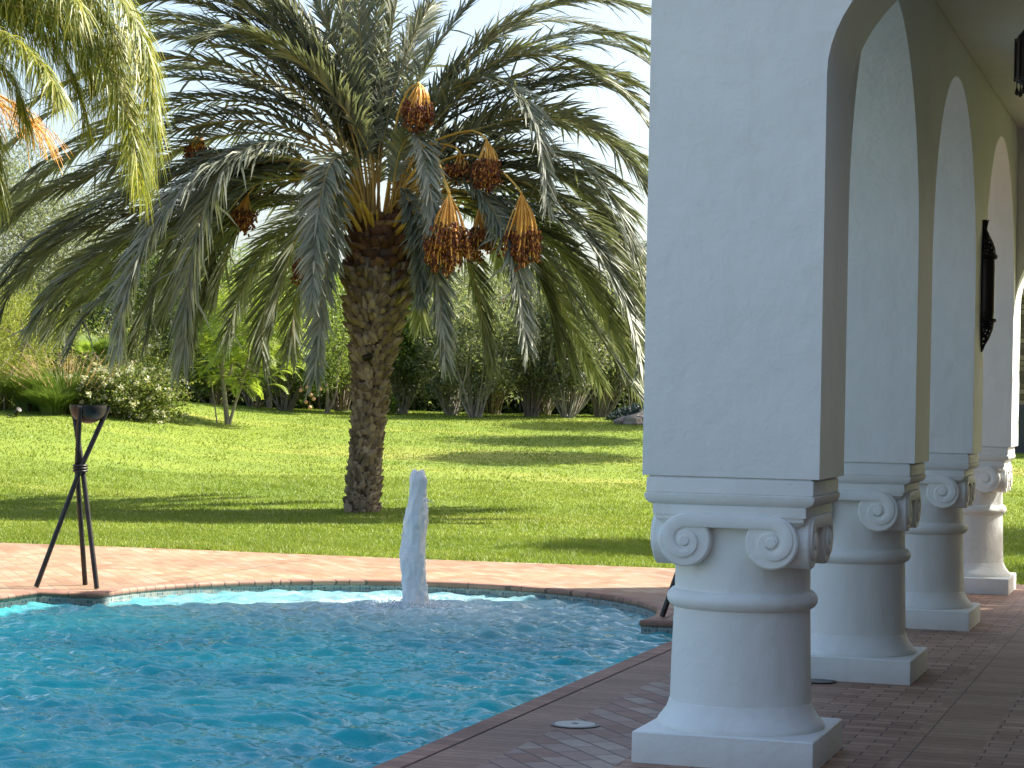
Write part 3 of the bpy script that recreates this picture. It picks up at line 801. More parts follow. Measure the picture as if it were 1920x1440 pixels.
# ------------------------------------------------------------------ lanterns
def sconce():
    yc = 16.88; x0 = XR + .002
    t = empty('wall_lantern', (XR, yc, 2.05), 'long black pierced iron wall lantern on the inner face of the third pier', 'lantern')
    zb, zt = 2.02, 2.98
    mb = MB(); n = 9
    pts = [(-.0, zb), (.035, zb + .14), (.05, zb + .22), (.05, zt - .26), (.035, zt - .12), (.012, zt - .03), (.02, zt + .02), (0, zt), (-.02, zt + .02), (-.012, zt - .03), (-.035, zt - .12), (-.05, zt - .26), (-.05, zb + .22), (-.035, zb + .14)]
    V = [(x0, yc + s * 1.6, z) for s, z in pts] + [(x0 + .010, yc + s * 1.6, z) for s, z in pts]; m = len(pts)
    mb.add(V, [tuple(range(m)), tuple(range(2 * m - 1, m - 1, -1))] + [(i, (i + 1) % m, m + (i + 1) % m, m + i) for i in range(m)])
    mb.build('back_plate', M['black_iron'], t)
    def half(prof, name, m, nn=12):
        V = []; k = len(prof)
        for r_, z in prof:
            for j in range(nn + 1):
                a = -math.pi / 2 + math.pi * j / nn; V.append((x0 + .011 + r_ * math.cos(a), yc + r_ * .85 * math.sin(a), z))
        Q = [(i * (nn + 1) + j, i * (nn + 1) + j + 1, (i + 1) * (nn + 1) + j + 1, (i + 1) * (nn + 1) + j) for i in range(k - 1) for j in range(nn)]
        mb = MB(); mb.add(V, Q); mb.add([V[0], V[nn], V[-1], V[-nn - 1]], [(0, 1, 2, 3)])
        return mb.build(name, m, t)
    half([(.075, zb + .235), (.083, zb + .30), (.083, zt - .33), (.078, zt - .27)], 'glass_body', M['amber'])
    half([(.090, zt - .272), (.098, zt - .262), (.098, zt - .245), (.090, zt - .235)], 'upper_band', M['black_iron'])
    half([(.092, zb + .222), (.098, zb + .228), (.098, zb + .240), (.092, zb + .248)], 'lower_band', M['black_iron'])
    half([(.085, zt - .234), (.080, zt - .19), (.062, zt - .14), (.036, zt - .09), (.018, zt - .05), (.026, zt - .005), (.034, zt + .02)], 'cap', M['pierced'])
    half([(.002, zb + .005), (.020, zb + .05), (.048, zb + .10), (.072, zb + .16), (.084, zb + .221)], 'tail', M['pierced'])
def pierced():
    m, nt, b = mat('pierced_black_metal')
    b.inputs['Base Color'].default_value = (.012, .010, .009, 1); b.inputs['Roughness'].default_value = .45; b.inputs['Metallic'].default_value = .4
    tc = nt.nodes.new('ShaderNodeTexCoord'); v = nt.nodes.new('ShaderNodeTexVoronoi'); v.inputs['Scale'].default_value = 60; L(nt, tc.outputs['Object'], v.inputs['Vector'])
    lt = nt.nodes.new('ShaderNodeMath'); lt.operation = 'LESS_THAN'; lt.inputs[1].default_value = .32; L(nt, v.outputs['Distance'], lt.inputs[0])
    tr = nt.nodes.new('ShaderNodeBsdfTransparent'); ms = nt.nodes.new('ShaderNodeMixShader')
    L(nt, lt.outputs[0], ms.inputs[0]); L(nt, b.outputs[0], ms.inputs[1]); L(nt, tr.outputs[0], ms.inputs[2]); L(nt, ms.outputs[0], nt.nodes['Material Output'].inputs['Surface'])
    return m
M['pierced'] = pierced()
sconce()
def hanging():
    c = at(1940, 100, 11.9 * math.cos(.2)); x, y = c[0], c[1]
    t = empty('hanging_lantern', (x, y, 3.15), 'black pendant lantern with iron drops hanging from the loggia ceiling', 'lantern')
    mb = MB(); mb.tube([(x, y, 4.05), (x, y, 3.68)], .006, 8); mb.lathe([(.05, 4.03), (.05, 4.05)], (x, y, 0), 16); mb.build('chain', M['black_iron'], t)
    mb = MB(); mb.lathe([(.012, 3.70), (.03, 3.66), (.035, 3.62), (.055, 3.585), (.085, 3.55), (.093, 3.535)], (x, y, 0), 8); mb.build('cap', M['pierced'], t)
    mb = MB(); mb.lathe([(.096, 3.31), (.100, 3.318), (.100, 3.33), (.096, 3.335), (.096, 3.51), (.101, 3.516), (.101, 3.532), (.096, 3.535)], (x, y, 0), 8); mb.build('glass_body', M['amber'], t)
    mb = MB()
    for k in range(8):
        a = 2 * math.pi * k / 8; px_, py_ = x + .099 * math.cos(a), y + .099 * math.sin(a); mb.tube([(px_, py_, 3.31), (px_, py_, 3.535)], .006, 6)
    mb.build('frame', M['black_iron'], t)
    mb = MB(); mb.lathe([(.002, 3.19), (.012, 3.205), (.016, 3.225), (.006, 3.245), (.02, 3.27), (.06, 3.29), (.094, 3.309)], (x, y, 0), 8); mb.build('tail', M['black_iron'], t)
    for k in range(8):
        a = 2 * math.pi * k / 8 + .2; px_, py_ = x + .088 * math.cos(a), y + .088 * math.sin(a)
        mb = MB(); mb.tube([(px_, py_, 3.312), (px_, py_, 3.285)], .003, 5); mb.lathe([(.002, 3.235), (.009, 3.242), (.011, 3.252), (.004, 3.275), (.002, 3.288)], (px_, py_, 0), 8)
        mb.build('drop', M['black_iron'], t)
hanging()

# ------------------------------------------------------------------ palms
def frond_mesh(name, P, parent, mats, nl=100, leafL=.46, lw=.036, start=.23, a0=54, a1=20, vee=20, droop=.24, r0_=.030, r1_=.004, prof='date', S=None, twist=0.0, seg=3, jitter=.11, tipL=.62):
    """one feather-shaped palm frond: tapered stalk plus two rows of narrow leaflets"""
    C, Ltot = bez(P, 26)
    T = nrm(np.gradient(C, axis=0))
    if S is None:
        h = C[-1] - C[0]; h = h * np.array([1, 1, 0]); 
        if np.linalg.norm(h) < .4: h = np.array([rng.normal(), rng.normal(), 0])
        S = np.cross(h / np.linalg.norm(h), [0, 0, 1])
    S = np.asarray(S, float)
    mb = MB(); ts = np.linspace(0, 1, 26)
    rad = r1_ + (r0_ - r1_) * (1 - ts) ** 1.6
    rad[:4] *= np.array([1.7, 1.45, 1.2, 1.05])
    mb.tube(C[:8], list(rad[:8]), 6, 1, flat=.75); mb.tube(C[7:], list(rad[7:]), 5, 0, flat=.8)
    V0 = np.array(mb.v, np.float32)
    F4 = [f for f in mb.f if len(f) == 4]; M4 = [m for f, m in zip(mb.f, mb.m) if len(f) == 4]
    # leaflets
    n = nl * 2
    t = start + (1 - start) * (np.arange(n) // 2 + .5 + rng.uniform(-.3, .3, n)) / nl
    t = np.clip(t, 0, .999); side = np.where(np.arange(n) % 2 == 0, 1.0, -1.0)
    p = np.stack([np.interp(t, ts, C[:, k]) for k in range(3)], 1)
    Tt = nrm(np.stack([np.interp(t, ts, T[:, k]) for k in range(3)], 1))
    tw = twist * t + rng.normal() * .15
    S_ = np.broadcast_to(S, (n, 3)); S_ = nrm(S_ - Tt * (S_ * Tt).sum(1, keepdims=True)); Nn = np.cross(S_, Tt)
    Nn = np.where(np.full((n, 1), np.mean(Nn[:, 2]) < 0), -Nn, Nn)
    c, s = np.cos(tw)[:, None], np.sin(tw)[:, None]; S2 = S_ * c + Nn * s; N2 = Nn * c - S_ * s
    u = (t - start) / (1 - start)
    al = np.radians(a0 + (a1 - a0) * u + rng.normal(0, 7, n))
    be = np.radians(vee + rng.normal(0, 9, n))
    prof_ = (.35 + .65 * np.minimum(1, u / .18)) * (1 - (1 - tipL) * np.clip((u - .45) / .55, 0, 1) ** 1.3)
    Ln = leafL * prof_ * rng.uniform(.85, 1.1, n)
    D = Tt * np.cos(al)[:, None] + (S2 * side[:, None] * np.cos(be)[:, None] + N2 * np.sin(be)[:, None]) * np.sin(al)[:, None]
    D = nrm(D + rng.normal(size=(n, 3)) * jitter * .5 + (rng.random(n) < .07)[:, None] * rng.normal(size=(n, 3)) * .35)
    W = nrm(np.cross(D, N2 + rng.normal(size=(n, 3)) * .35))
    V = [] ; k = seg + 1
    ss = np.linspace(0, 1, k)
    wprof = {3: [.6, 1, .75, .05], 4: [.5, 1, .95, .6, .05], 2: [.7, 1, .05]}[seg]
    g = np.array([0, 0, -1.0])
    for i, q in enumerate(ss):
        pos = p + D * (Ln * q)[:, None] + g * (droop * Ln * q ** 2)[:, None]
        wv = W * (lw * wprof[i] * .5)
        V.append(pos - wv); V.append(pos + wv)
    V = np.stack(V, 1).reshape(-1, 3)      # per leaflet 2*(seg+1) verts
    b = (np.arange(n) * 2 * k)[:, None]
    Q = np.concatenate([b + np.array([[2 * i, 2 * i + 1, 2 * i + 3, 2 * i + 2]]) for i in range(seg)], 0) + len(V0)
    Vt = np.concatenate([V0, V]); 
    mid = np.concatenate([np.array(M4), np.full(len(Q), 2)])
    return npmesh(name, Vt, [np.concatenate([np.array(F4), Q])], mats, parent, midx=mid)

def boots(name, prof, parent, m, z0, z1, dz, w0, h0, prot, base_xy, zg, lean=0.0):
    """leaf bases of a palm trunk as overlapping pointed scales on a spiral"""
    V = []; Q = []; Tt = []
    z = z0; row = 0
    while z < z1:
        q = (z - z0) / (z1 - z0)
        r = np.interp(z, *prof); w = np.interp(q, [0, 1], w0); h = np.interp(q, [0, 1], h0); pr = np.interp(q, [0, 1], prot)
        cnt = max(7, int(2 * math.pi * r / (w * .80)))
        for j in range(cnt):
            a = 2 * math.pi * (j + .5 * (row % 2)) / cnt + rng.normal() * .13; zz = z + rng.normal() * dz * .5
            ww = w * rng.uniform(.55, 1.4) / 2; hh = h * rng.uniform(.55, 1.35); pp = pr * (.2 + 1.9 * rng.random() ** 1.8)
            ca, sa = math.cos(a), math.sin(a)
            def pt(u, v, o):  # across, up, out
                rr_ = np.interp(zz + v, *prof) + o
                return (base_xy[0] + rr_ * ca - u * sa + lean * (zz + v), base_xy[1] + rr_ * sa + u * ca, zg + zz + v)
            sk = rng.normal() * ww * .8; tipw = rng.uniform(.05, .7)
            b = len(V)
            V += [pt(-ww, 0, .002), pt(ww, 0, .002), pt(ww * .85 + sk * .4, hh * .55, pp * .7), pt(-ww * .85 + sk * .4, hh * .55, pp * .7),
                  pt(ww * tipw + sk, hh, pp), pt(-ww * tipw + sk, hh * rng.uniform(.85, 1.05), pp), pt(ww * .6, hh * .92, -.03), pt(-ww * .6, hh * .92, -.03),
                  pt(-ww, hh * .3, -.03), pt(ww, hh * .3, -.03)]
            Q += [(b, b + 1, b + 2, b + 3), (b + 3, b + 2, b + 4, b + 5), (b + 5, b + 4, b + 6, b + 7), (b + 1, b + 9, b + 6, b + 2), (b, b + 3, b + 7, b + 8)]
            Tt += [(b + 2, b + 6, b + 4), (b + 3, b + 5, b + 7)]
        z += dz * rng.uniform(.85, 1.15); row += 1
    return npmesh(name, V, [np.array(Q), np.array(Tt)], m, parent)

ZP = 30.3
palm_base = hit(678, 965)
palm_base = at(678, 966, ZP); palm_base[2] = ground(palm_base[0], palm_base[1])
def date_bunch(parent, P_stalk, head, length, width, nd, hang=1.0, ns=46):
    """stalk > strands, dates; head = where the strands leave the stalk"""
    mb = MB(); C, _ = bez(P_stalk, 14); mb.tube(C, list(np.linspace(.032, .022, 14)), 7, flat=.6)
    st = mb.build('date_bunch', M['stalk'], parent, auto=R(60))
    head = np.asarray(head); end_dir = nrm(C[-1] - C[-3])
    V = []; Q = []; D = []
    for i in range(ns):
        a = rng.uniform(0, 6.28); rr_ = math.sqrt(rng.uniform(0, 1)) * width * .5
        tgt = head + np.array([rr_ * math.cos(a), rr_ * math.sin(a), -length * rng.uniform(.72, 1.0) * (1 - .25 * (rr_ / (width * .5)) ** 2)])
        m1 = head + end_dir * .06 + np.array([rr_ * math.cos(a), rr_ * math.sin(a), 0]) * .55 - np.array([0, 0, length * .25])
        K, _ = bez([head, m1, m1 * .35 + tgt * .65 + rng.normal(size=3) * .012, tgt], 9)
        b = len(V)
        for k_, p in enumerate(K):
            for an in (0, 2.09, 4.19): V.append(p + .0075 * np.array([math.cos(an), math.sin(an), 0]))
        for k_ in range(8):
            for j in range(3): Q.append((b + 3 * k_ + j, b + 3 * k_ + (j + 1) % 3, b + 3 * k_ + 3 + (j + 1) % 3, b + 3 * k_ + 3 + j))
        for _ in range(int(nd * 2.3) // ns + (1 if rng.random() < .5 else 0)):
            q = rng.uniform(.66, 1.0); f = q * 8; i0 = min(int(f), 7); p = K[i0] + (K[i0 + 1] - K[i0]) * (f - i0)
            D.append(p + rng.normal(size=3) * .026)
    npmesh('strands', V, [np.array(Q)], M['strand'], st)['kind'] = 'stuff'
    D = np.array(D); n = len(D)
    # a date: small elongated body of 18 faces
    ring = [(0, 1.0)] ; rows = [(.0001, .95), (.75, .6), (1.0, 0.0), (.75, -.6), (.0001, -.95)]
    B = np.array([(r_ * math.cos(2 * math.pi * j / 5), r_ * math.sin(2 * math.pi * j / 5), z) for r_, z in rows for j in range(5)])
    Fq = np.array([(i * 5 + j, i * 5 + (j + 1) % 5, i * 5 + 5 + (j + 1) % 5, i * 5 + 5 + j) for i in range(4) for j in range(5)])
    ax = nrm(np.array([0, 0, 1.0]) + rng.normal(size=(n, 3)) * .5); e1 = nrm(np.cross(ax, [1, 0.2, 0])); e2 = np.cross(ax, e1)
    s = rng.uniform(.0125, .0175, n)[:, None, None]; 
    VV = D[:, None] + s * (B[None, :, 0:1] * e1[:, None] + B[None, :, 1:2] * e2[:, None] + B[None, :, 2:3] * 1.75 * ax[:, None])
    FF = (Fq[None] + 25 * np.arange(n)[:, None, None]).reshape(-1, 4)
    o = npmesh('dates', VV.reshape(-1, 3), [FF], M['date'], st, True); o['kind'] = 'stuff'
    return st

def date_palm():
    bx_, by_, bz = palm_base
    t = empty('date_palm', (bx_, by_, bz), 'tall date palm with hanging orange date bunches on the lawn beyond the pool', 'palm tree')
    # trunk radii by height (m)
    zz = np.array([-.1, 0, .5, 1.0, 1.6, 1.95, 2.2, 2.45, 2.9, 3.3, 3.7, 4.0])
    rr_ = np.array([.24, .225, .205, .20, .215, .235, .275, .315, .37, .405, .41, .33])
    cxy = (bx_, by_); lean = .055
    mb = MB(); mb.lathe([(r - .02, z) for r, z in zip(rr_, zz)], (bx_, by_, bz), 28)
    mb.v = [(x + lean * (z - bz), y, z) for x, y, z in mb.v]
    tr = mb.build('trunk', M['core'], t, auto=R(50))
    boots('lower_bark', (zz, rr_), tr, M['boot'], .0, 2.05, .048, (.070, .080), (.085, .105), (.030, .045), cxy, bz, lean)
    boots('upper_bark', (zz, rr_), tr, M['boot'], 2.02, 3.22, .060, (.08, .11), (.12, .20), (.05, .09), cxy, bz, lean)
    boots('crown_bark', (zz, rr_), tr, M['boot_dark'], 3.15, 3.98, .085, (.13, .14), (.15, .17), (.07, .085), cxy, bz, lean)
    mats = [M['rachis'], M['petiole'], M['frond']]
    top = np.array([bx_ + lean * 3.85, by_, bz + 3.80])
    def f(pts, dep, nl=155, L_=.62, **kw):
        """pts: image-plane outline of the stalk; dep: metres nearer (-) or farther (+) at its tip"""
        n = len(pts); W = []
        for i, (x, y) in enumerate(pts):
            q = (i + 1) / n; W.append(at(x, y, ZP + dep * q ** .9))
        d = W[0] - top; dh = d * np.array([1, 1, 0]); dh = dh / (np.linalg.norm(dh) + 1e-6)
        b = top + dh * .20 + np.array([0, 0, rng.uniform(-.15, .25)])
        side = r0 * 0
        h = (W[-1] - b) * np.array([1, 1, 0]); h /= np.linalg.norm(h) + 1e-9
        S = np.cross(h, [0, 0, 1]);
        frond_mesh('frond', [b] + W, t, mats, nl, L_, S=S, **kw)
    FR = [
        # left, arching over and down
        ([(640, 320), (560, 275), (480, 272), (415, 318), (375, 415), (352, 540), (345, 665)], -2.2, dict(droop=.5)),
        ([(640, 350), (545, 335), (470, 350), (405, 420), (330, 440), (240, 520), (170, 580), (135, 640)], -1.6, {}),
        ([(650, 340), (540, 300), (400, 330), (250, 400), (110, 455), (30, 530), (0, 600)], -.6, {}),
        ([(640, 330), (520, 320), (400, 370), (270, 430), (150, 505), (95, 560), (70, 600)], -1.0, {}),
        ([(645, 300), (500, 230), (330, 245), (170, 330), (60, 375), (-20, 440)], .4, {}),
        ([(650, 290), (520, 205), (380, 190), (220, 240), (80, 330), (0, 400)], 1.2, {}),
        ([(655, 280), (540, 190), (400, 150), (240, 150), (100, 210), (-20, 300)], .8, {}),
        ([(655, 270), (560, 160), (430, 90), (300, 70), (190, 100)], 1.0, {}),
        ([(655, 260), (570, 130), (450, 40), (330, 0), (230, 10)], 0.0, {}),
        ([(660, 250), (590, 100), (500, 10), (400, -50), (300, -70)], -.8, {}),
        ([(665, 250), (600, 80), (530, -20), (450, -110)], .6, {}),
        ([(640, 330), (500, 290), (380, 320), (290, 420), (240, 540), (225, 640)], -2.6, dict(droop=.45)),
        ([(640, 340), (530, 310), (430, 380), (395, 480), (370, 590), (360, 640)], .9, {}),
        ([(640, 380), (560, 370), (480, 390), (440, 440), (415, 510), (400, 560)], .8, {}),
        ([(645, 390), (600, 400), (560, 440), (530, 520), (508, 610)], .5, dict(L_=0.44)),
        # upright heart
        ([(690, 300), (640, 120), (590, -20), (560, -160)], -.6, {}),
        ([(680, 280), (650, 100), (640, -60), (620, -190)], .6, {}),
        ([(700, 300), (680, 130), (670, -50), (675, -200)], -.3, {}),
        ([(700, 290), (700, 120), (715, -60), (740, -190)], .8, {}),
        ([(710, 290), (720, 150), (745, 0), (790, -140)], -.2, {}),
        ([(715, 290), (745, 150), (800, 20), (880, -90)], .2, {}),
        ([(680, 290), (620, 150), (560, 50), (500, -60)], -.8, {}),
        ([(690, 280), (610, 160), (540, 100), (460, 60), (380, 70)], -1.4, {}),
        # right
        ([(760, 290), (815, 190), (890, 100), (1000, 25), (1120, 0), (1230, 20)], .2, {}),
        ([(765, 290), (830, 180), (905, 150), (960, 165), (1000, 220), (1020, 300), (1024, 375)], -1.4, dict(L_=0.46)),
        ([(765, 290), (840, 200), (950, 120), (1060, 85), (1150, 85), (1240, 130)], -.3, {}),
        ([(765, 300), (850, 220), (970, 165), (1090, 150), (1190, 185), (1260, 250)], .6, {}),
        ([(760, 330), (850, 310), (950, 275), (1050, 290), (1120, 340), (1170, 420), (1205, 520)], -1.0, {}),
        ([(770, 340), (880, 330), (1000, 350), (1110, 400), (1180, 500), (1215, 620)], .6, {}),
        ([(770, 350), (880, 360), (980, 385), (1080, 430), (1150, 520), (1190, 620), (1200, 690)], -1.4, {}),
        ([(760, 370), (860, 380), (960, 430), (1030, 490), (1090, 580), (1150, 670), (1200, 740)], -.6, {}),
        ([(770, 360), (870, 340), (925, 395), (958, 460), (975, 550), (987, 650)], -1.6, dict(L_=0.50)),
        ([(765, 380), (850, 390), (940, 440), (1000, 500), (1030, 580), (1045, 650)], .4, {}),
        ([(760, 390), (820, 410), (870, 470), (900, 570), (918, 680)], .5, dict(L_=0.50)),
        ([(765, 370), (900, 370), (1040, 440), (1130, 560), (1180, 650), (1215, 700)], 1.3, {}),
        ([(765, 340), (880, 290), (1000, 300), (1100, 380), (1160, 500)], 1.8, {}),
        # hanging in front of the trunk top
        ([(665, 330), (640, 320), (625, 400), (612, 500), (600, 600), (592, 700)], -1.9, dict(L_=0.48)),
        ([(660, 310), (625, 300), (600, 370), (590, 470), (585, 560)], -2.1, dict(L_=0.46)),
        ([(740, 380), (780, 385), (805, 440), (822, 540), (835, 680)], -1.5, dict(L_=0.42)),
        ([(745, 300), (775, 250), (792, 280), (803, 340), (810, 420)], -1.6, dict(L_=0.38)),
        ([(750, 350), (775, 400), (785, 470), (790, 560)], -1.2, dict(L_=0.38)),
    ]
    for pts, dep, kw in FR: f(pts, dep, **kw)
    for pts, dep in (([(650, 270), (560, 150), (450, 80), (350, 60), (260, 80)], -.6), ([(650, 260), (540, 140), (440, 60), (340, 30), (250, 30)], 1.4), ([(655, 250), (570, 90), (480, 0), (380, -40)], 1.2),
                     ([(650, 290), (520, 180), (390, 130), (280, 140), (190, 200)], 1.9), ([(640, 300), (500, 250), (360, 270), (230, 340), (120, 420), (60, 480)], 1.6),
                     ([(640, 330), (500, 340), (350, 420), (230, 500), (150, 570), (120, 610)], .8), ([(640, 340), (520, 350), (420, 440), (350, 500), (300, 600)], .2),
                     ([(765, 290), (850, 150), (950, 60), (1060, 40), (1160, 70), (1230, 110)], 1.4), ([(765, 320), (870, 260), (990, 230), (1110, 240), (1210, 300)], 1.2), ([(765, 290), (860, 170), (980, 90), (1110, 60), (1230, 80)], .7), ([(765, 300), (850, 190), (940, 110), (1060, 110), (1160, 170), (1220, 240)], -.9), ([(760, 320), (860, 250), (960, 210), (1080, 220), (1170, 290), (1230, 380)], .2), ([(750, 270), (800, 120), (880, 10), (980, -60)], .5)): f(pts, dep)
    # more of the side fronds, each between two of those above
    for i0 in list(range(0, 12)) + [1, 2, 3, 1, 3, 29, 30, 27] + [21, 22, 8, 9, 23, 25, 26, 27, 28, 29, 30, 34]:
        a = FR[i0]; j0 = i0 + 1 if i0 + 1 < len(FR) else i0; b_ = FR[j0]
        A, _ = bez([at(x, y, ZP) for x, y in a[0]], 8); B_, _ = bez([at(x, y, ZP) for x, y in b_[0]], 8); q = rng.uniform(.3, .6)
        if np.linalg.norm(A[-1] - B_[-1]) > 2.6: B_ = A + rng.normal(size=3) * .25 * np.linspace(0, 1, 8)[:, None]
        K = A * (1 - q) + B_ * q; dep = rng.uniform(-1.2, 1.8); K = K + f0[None] * dep * np.linspace(.1, 1, 8)[:, None]
        h = (K[-1] - top) * np.array([1, 1, 0]); h /= np.linalg.norm(h) + 1e-9
        frond_mesh('frond', [top + h * .2] + list(K[1:]), t, mats, 125, .58, S=np.cross(h, [0, 0, 1]))
    # the far half of the crown, fanned round the back
    for i in range(18):
        az = rng.uniform(.1, math.pi - .1)     # camera-frame angle: pi/2 is straight away
        e0 = rng.uniform(5, 82) if i < 30 else rng.uniform(60, 85); Lf = rng.uniform(3.5, 4.3); bend = rng.uniform(70, 115) * (1.2 - e0 / 140)
        h = r0 * math.cos(az) + f0 * math.sin(az); P = [top + h * .2 + np.array([0, 0, rng.uniform(-.2, .3)])]
        for k in range(8):
            an = R(e0 - bend * ((k + .5) / 8) ** 1.3); P.append(P[-1] + (h * math.cos(an) + np.array([0, 0, math.sin(an)])) * Lf / 8)
        frond_mesh('frond', P, t, mats, 115, .60)
    # short dead and young stubs of cut stalks
    for i in range(22):
        az = rng.uniform(0, 2 * math.pi); h = r0 * math.cos(az) + f0 * math.sin(az); e0 = R(rng.uniform(38, 78)); b = top + h * .26 + np.array([0, 0, rng.uniform(-.30, .1)])
        P = [b, b + (h * math.cos(e0) + np.array([0, 0, math.sin(e0)])) * .30, b + (h * math.cos(e0 - .1) + np.array([0, 0, math.sin(e0 - .1)])) * rng.uniform(.5, .8)]
        mb = MB(); C, _ = bez(P, 6); mb.tube(C, [.065, .055, .045, .036, .030, .026], 6, flat=.55); mb.build('cut_stalk', M['petiole'], t, auto=R(60))
    # date bunches
    def B(st, dep, length, width, nd, ns=46):
        length *= 1.1; P = [top + np.array([0, 0, .1])] + [at(x, y, ZP + dep * (i + 1) / len(st)) for i, (x, y) in enumerate(st)]
        date_bunch(t, P, P[-1], length, width, nd, ns=ns)
    B([(770, 330), (812, 290), (832, 335), (842, 362)], -1.5, 1.02, .62, 620, 70)
    B([(800, 330), (870, 320), (898, 360), (900, 385)], -.7, .72, .42, 300, 40)
    B([(800, 320), (880, 290), (945, 325), (978, 362)], -1.2, 1.00, .60, 520, 60)
    B([(780, 290), (840, 255), (890, 245), (912, 262)], -.9, .66, .46, 330, 44)
    B([(770, 290), (820, 270), (850, 275), (862, 285)], -.5, .42, .34, 160, 30)
    B([(735, 300), (745, 220), (765, 170), (785, 155)], -.9, .62, .46, 330, 44)
    B([(650, 360), (610, 370), (585, 400), (577, 432)], -.8, .80, .42, 340, 44)
    B([(640, 310), (560, 270), (490, 275), (470, 295)], .5, .62, .40, 200, 46)
    B([(640, 300), (540, 230), (440, 195), (375, 245)], .9, .55, .42, 260, 40)
    B([(640, 330), (560, 330), (490, 340), (465, 365)], -.2, .50, .36, 160, 30)
    # little black lamp strapped to the trunk
    c = at(690, 672, ZP - .33); mb = MB(); mb.tube([c + np.array([-.06, 0, .0]), c + np.array([.05, -.02, .03])], .045, 12); mb.tube([c, c + np.array([0.03, .1, -.12])], .012, 6)
    mb.build('uplight', M['black_iron'], t, auto=R(50))
date_palm()

def queen_palm():
    Zq = 24.6; b = at(-330, 1000, Zq); b[2] = ground(b[0], b[1]); top = at(-330, 190, Zq)
    t = empty('feather_palm', b, 'yellow-green palm leaning in from the left edge with drooping thread-like leaflets', 'palm tree')
    mb = MB(); zs = np.linspace(b[2], top[2], 30); mb.tube([(b[0], b[1], z) for z in zs], [.17 + .006 * (i % 2) for i in range(30)], 18); mb.build('trunk', M['stem'], t, auto=R(50))
    mats = [M['rachis'], M['petiole'], M['queen']]
    FR = [
        ([(-240, 60), (-80, -30), (80, -30), (200, 30), (260, 110), (285, 210), (280, 320)], -.4, .62, {}),
        ([(-240, 80), (-100, 10), (50, 15), (150, 60), (215, 140), (245, 230), (255, 300)], -1.2, .66, {}),
        ([(-240, 40), (-100, -90), (70, -120), (200, -50), (265, 40), (290, 120)], .4, .62, {}),
        ([(-240, 100), (-130, 40), (-20, 50), (60, 100), (110, 170)], -1.8, .60, {}),
        ([(-250, 150), (-170, 120), (-70, 160), (-15, 250), (-5, 360)], -1.0, .50, {}),
        ([(-240, 20), (-140, -90), (-20, -110), (80, -60), (150, 10)], -2.2, .66, {}),
        ([(-240, 60), (-60, -70), (110, -60), (190, 20), (225, 90)], -.8, .62, {}),
        ([(-240, 50), (-90, -50), (60, -60), (160, 0), (215, 90), (240, 180)], -.3, .62, {}),
        ([(-240, 90), (-120, 20), (10, 20), (90, 70), (140, 150), (165, 240)], -.5, .60, {}),
        ([(-240, 70), (-100, -20), (70, 0), (160, 70), (205, 160), (232, 250), (250, 330)], .3, .60, {}),
        ([(-240, 90), (-160, 60), (-60, 80), (20, 140), (50, 220)], .2, .58, {}),
        ([(-240, 40), (-80, -80), (100, -90), (220, -10), (275, 90), (292, 190)], -1.0, .60, {}),
        ([(-300, 50), (-290, -150), (-200, -300), (-60, -330)], .8, .6, {}),
        ([(-380, 60), (-480, -60), (-620, -60), (-700, 80)], .5, .6, {}),
        ([(-360, 80), (-440, 60), (-500, 160), (-520, 300)], -1.8, .6, {}),
        ([(-340, 60), (-380, -120), (-480, -220), (-600, -200)], 1.8, .6, {}),
        ([(-300, 90), (-220, 20), (-120, 80), (-90, 200)], 2.0, .6, {}),
        ([(-240, 60), (-60, -20), (90, 0), (180, 70), (235, 170), (262, 260), (268, 345)], .9, .60, {}),
        ([(-240, 60), (-120, -20), (20, -20), (110, 40), (160, 110), (180, 180)], .2, .62, {}),
    ]
    for pts, dep, L_, kw in FR:
        n = len(pts); W = [top] + [at(x, y, Zq + dep * (i + 1) / n) for i, (x, y) in enumerate(pts)]
        h = (W[-1] - W[0]) * np.array([1, 1, 0]); h /= np.linalg.norm(h) + 1e-9
        frond_mesh('frond', W, t, mats, 270, L_ * .80, lw=.0165, start=.14, a0=70, a1=30, vee=5, droop=.95, S=np.cross(h, [0, 0, 1]), seg=4, jitter=.45, r0_=.035, tipL=.6)
    for pts, dep in (([(-200, 150), (-80, 150), (20, 190), (50, 215)], 1.3), ([(-200, 150), (-100, 150), (40, 215), (70, 235)], .9)):
        P = [top] + [at(x, y, Zq + dep * (i + 1) / len(pts)) for i, (x, y) in enumerate(pts)]
        mb = MB(); C, _ = bez(P, 14); mb.tube(C, list(np.linspace(.03, .015, 14)), 7); st = mb.build('flower_stalk', M['petiole'], t)
        V = []; Q = []
        for i in range(60):
            q = rng.integers(9, 14); p = C[q]; d = nrm(C[q] - C[q - 1]) * .35 + rng.normal(size=3) * .10; d[2] -= .12
            K, _ = bez([p, p + d * .6, p + d + np.array([0, 0, -.12])], 6); b_ = len(V)
            for k_ in K:
                for an in (0, 2.09, 4.19): V.append(k_ + .004 * np.array([math.cos(an), math.sin(an), 0]))
            for k_ in range(5):
                for j in range(3): Q.append((b_ + 3 * k_ + j, b_ + 3 * k_ + (j + 1) % 3, b_ + 3 * k_ + 3 + (j + 1) % 3, b_ + 3 * k_ + 3 + j))
        npmesh('strands', V, [np.array(Q)], M['strand'], st)['kind'] = 'stuff'
queen_palm()

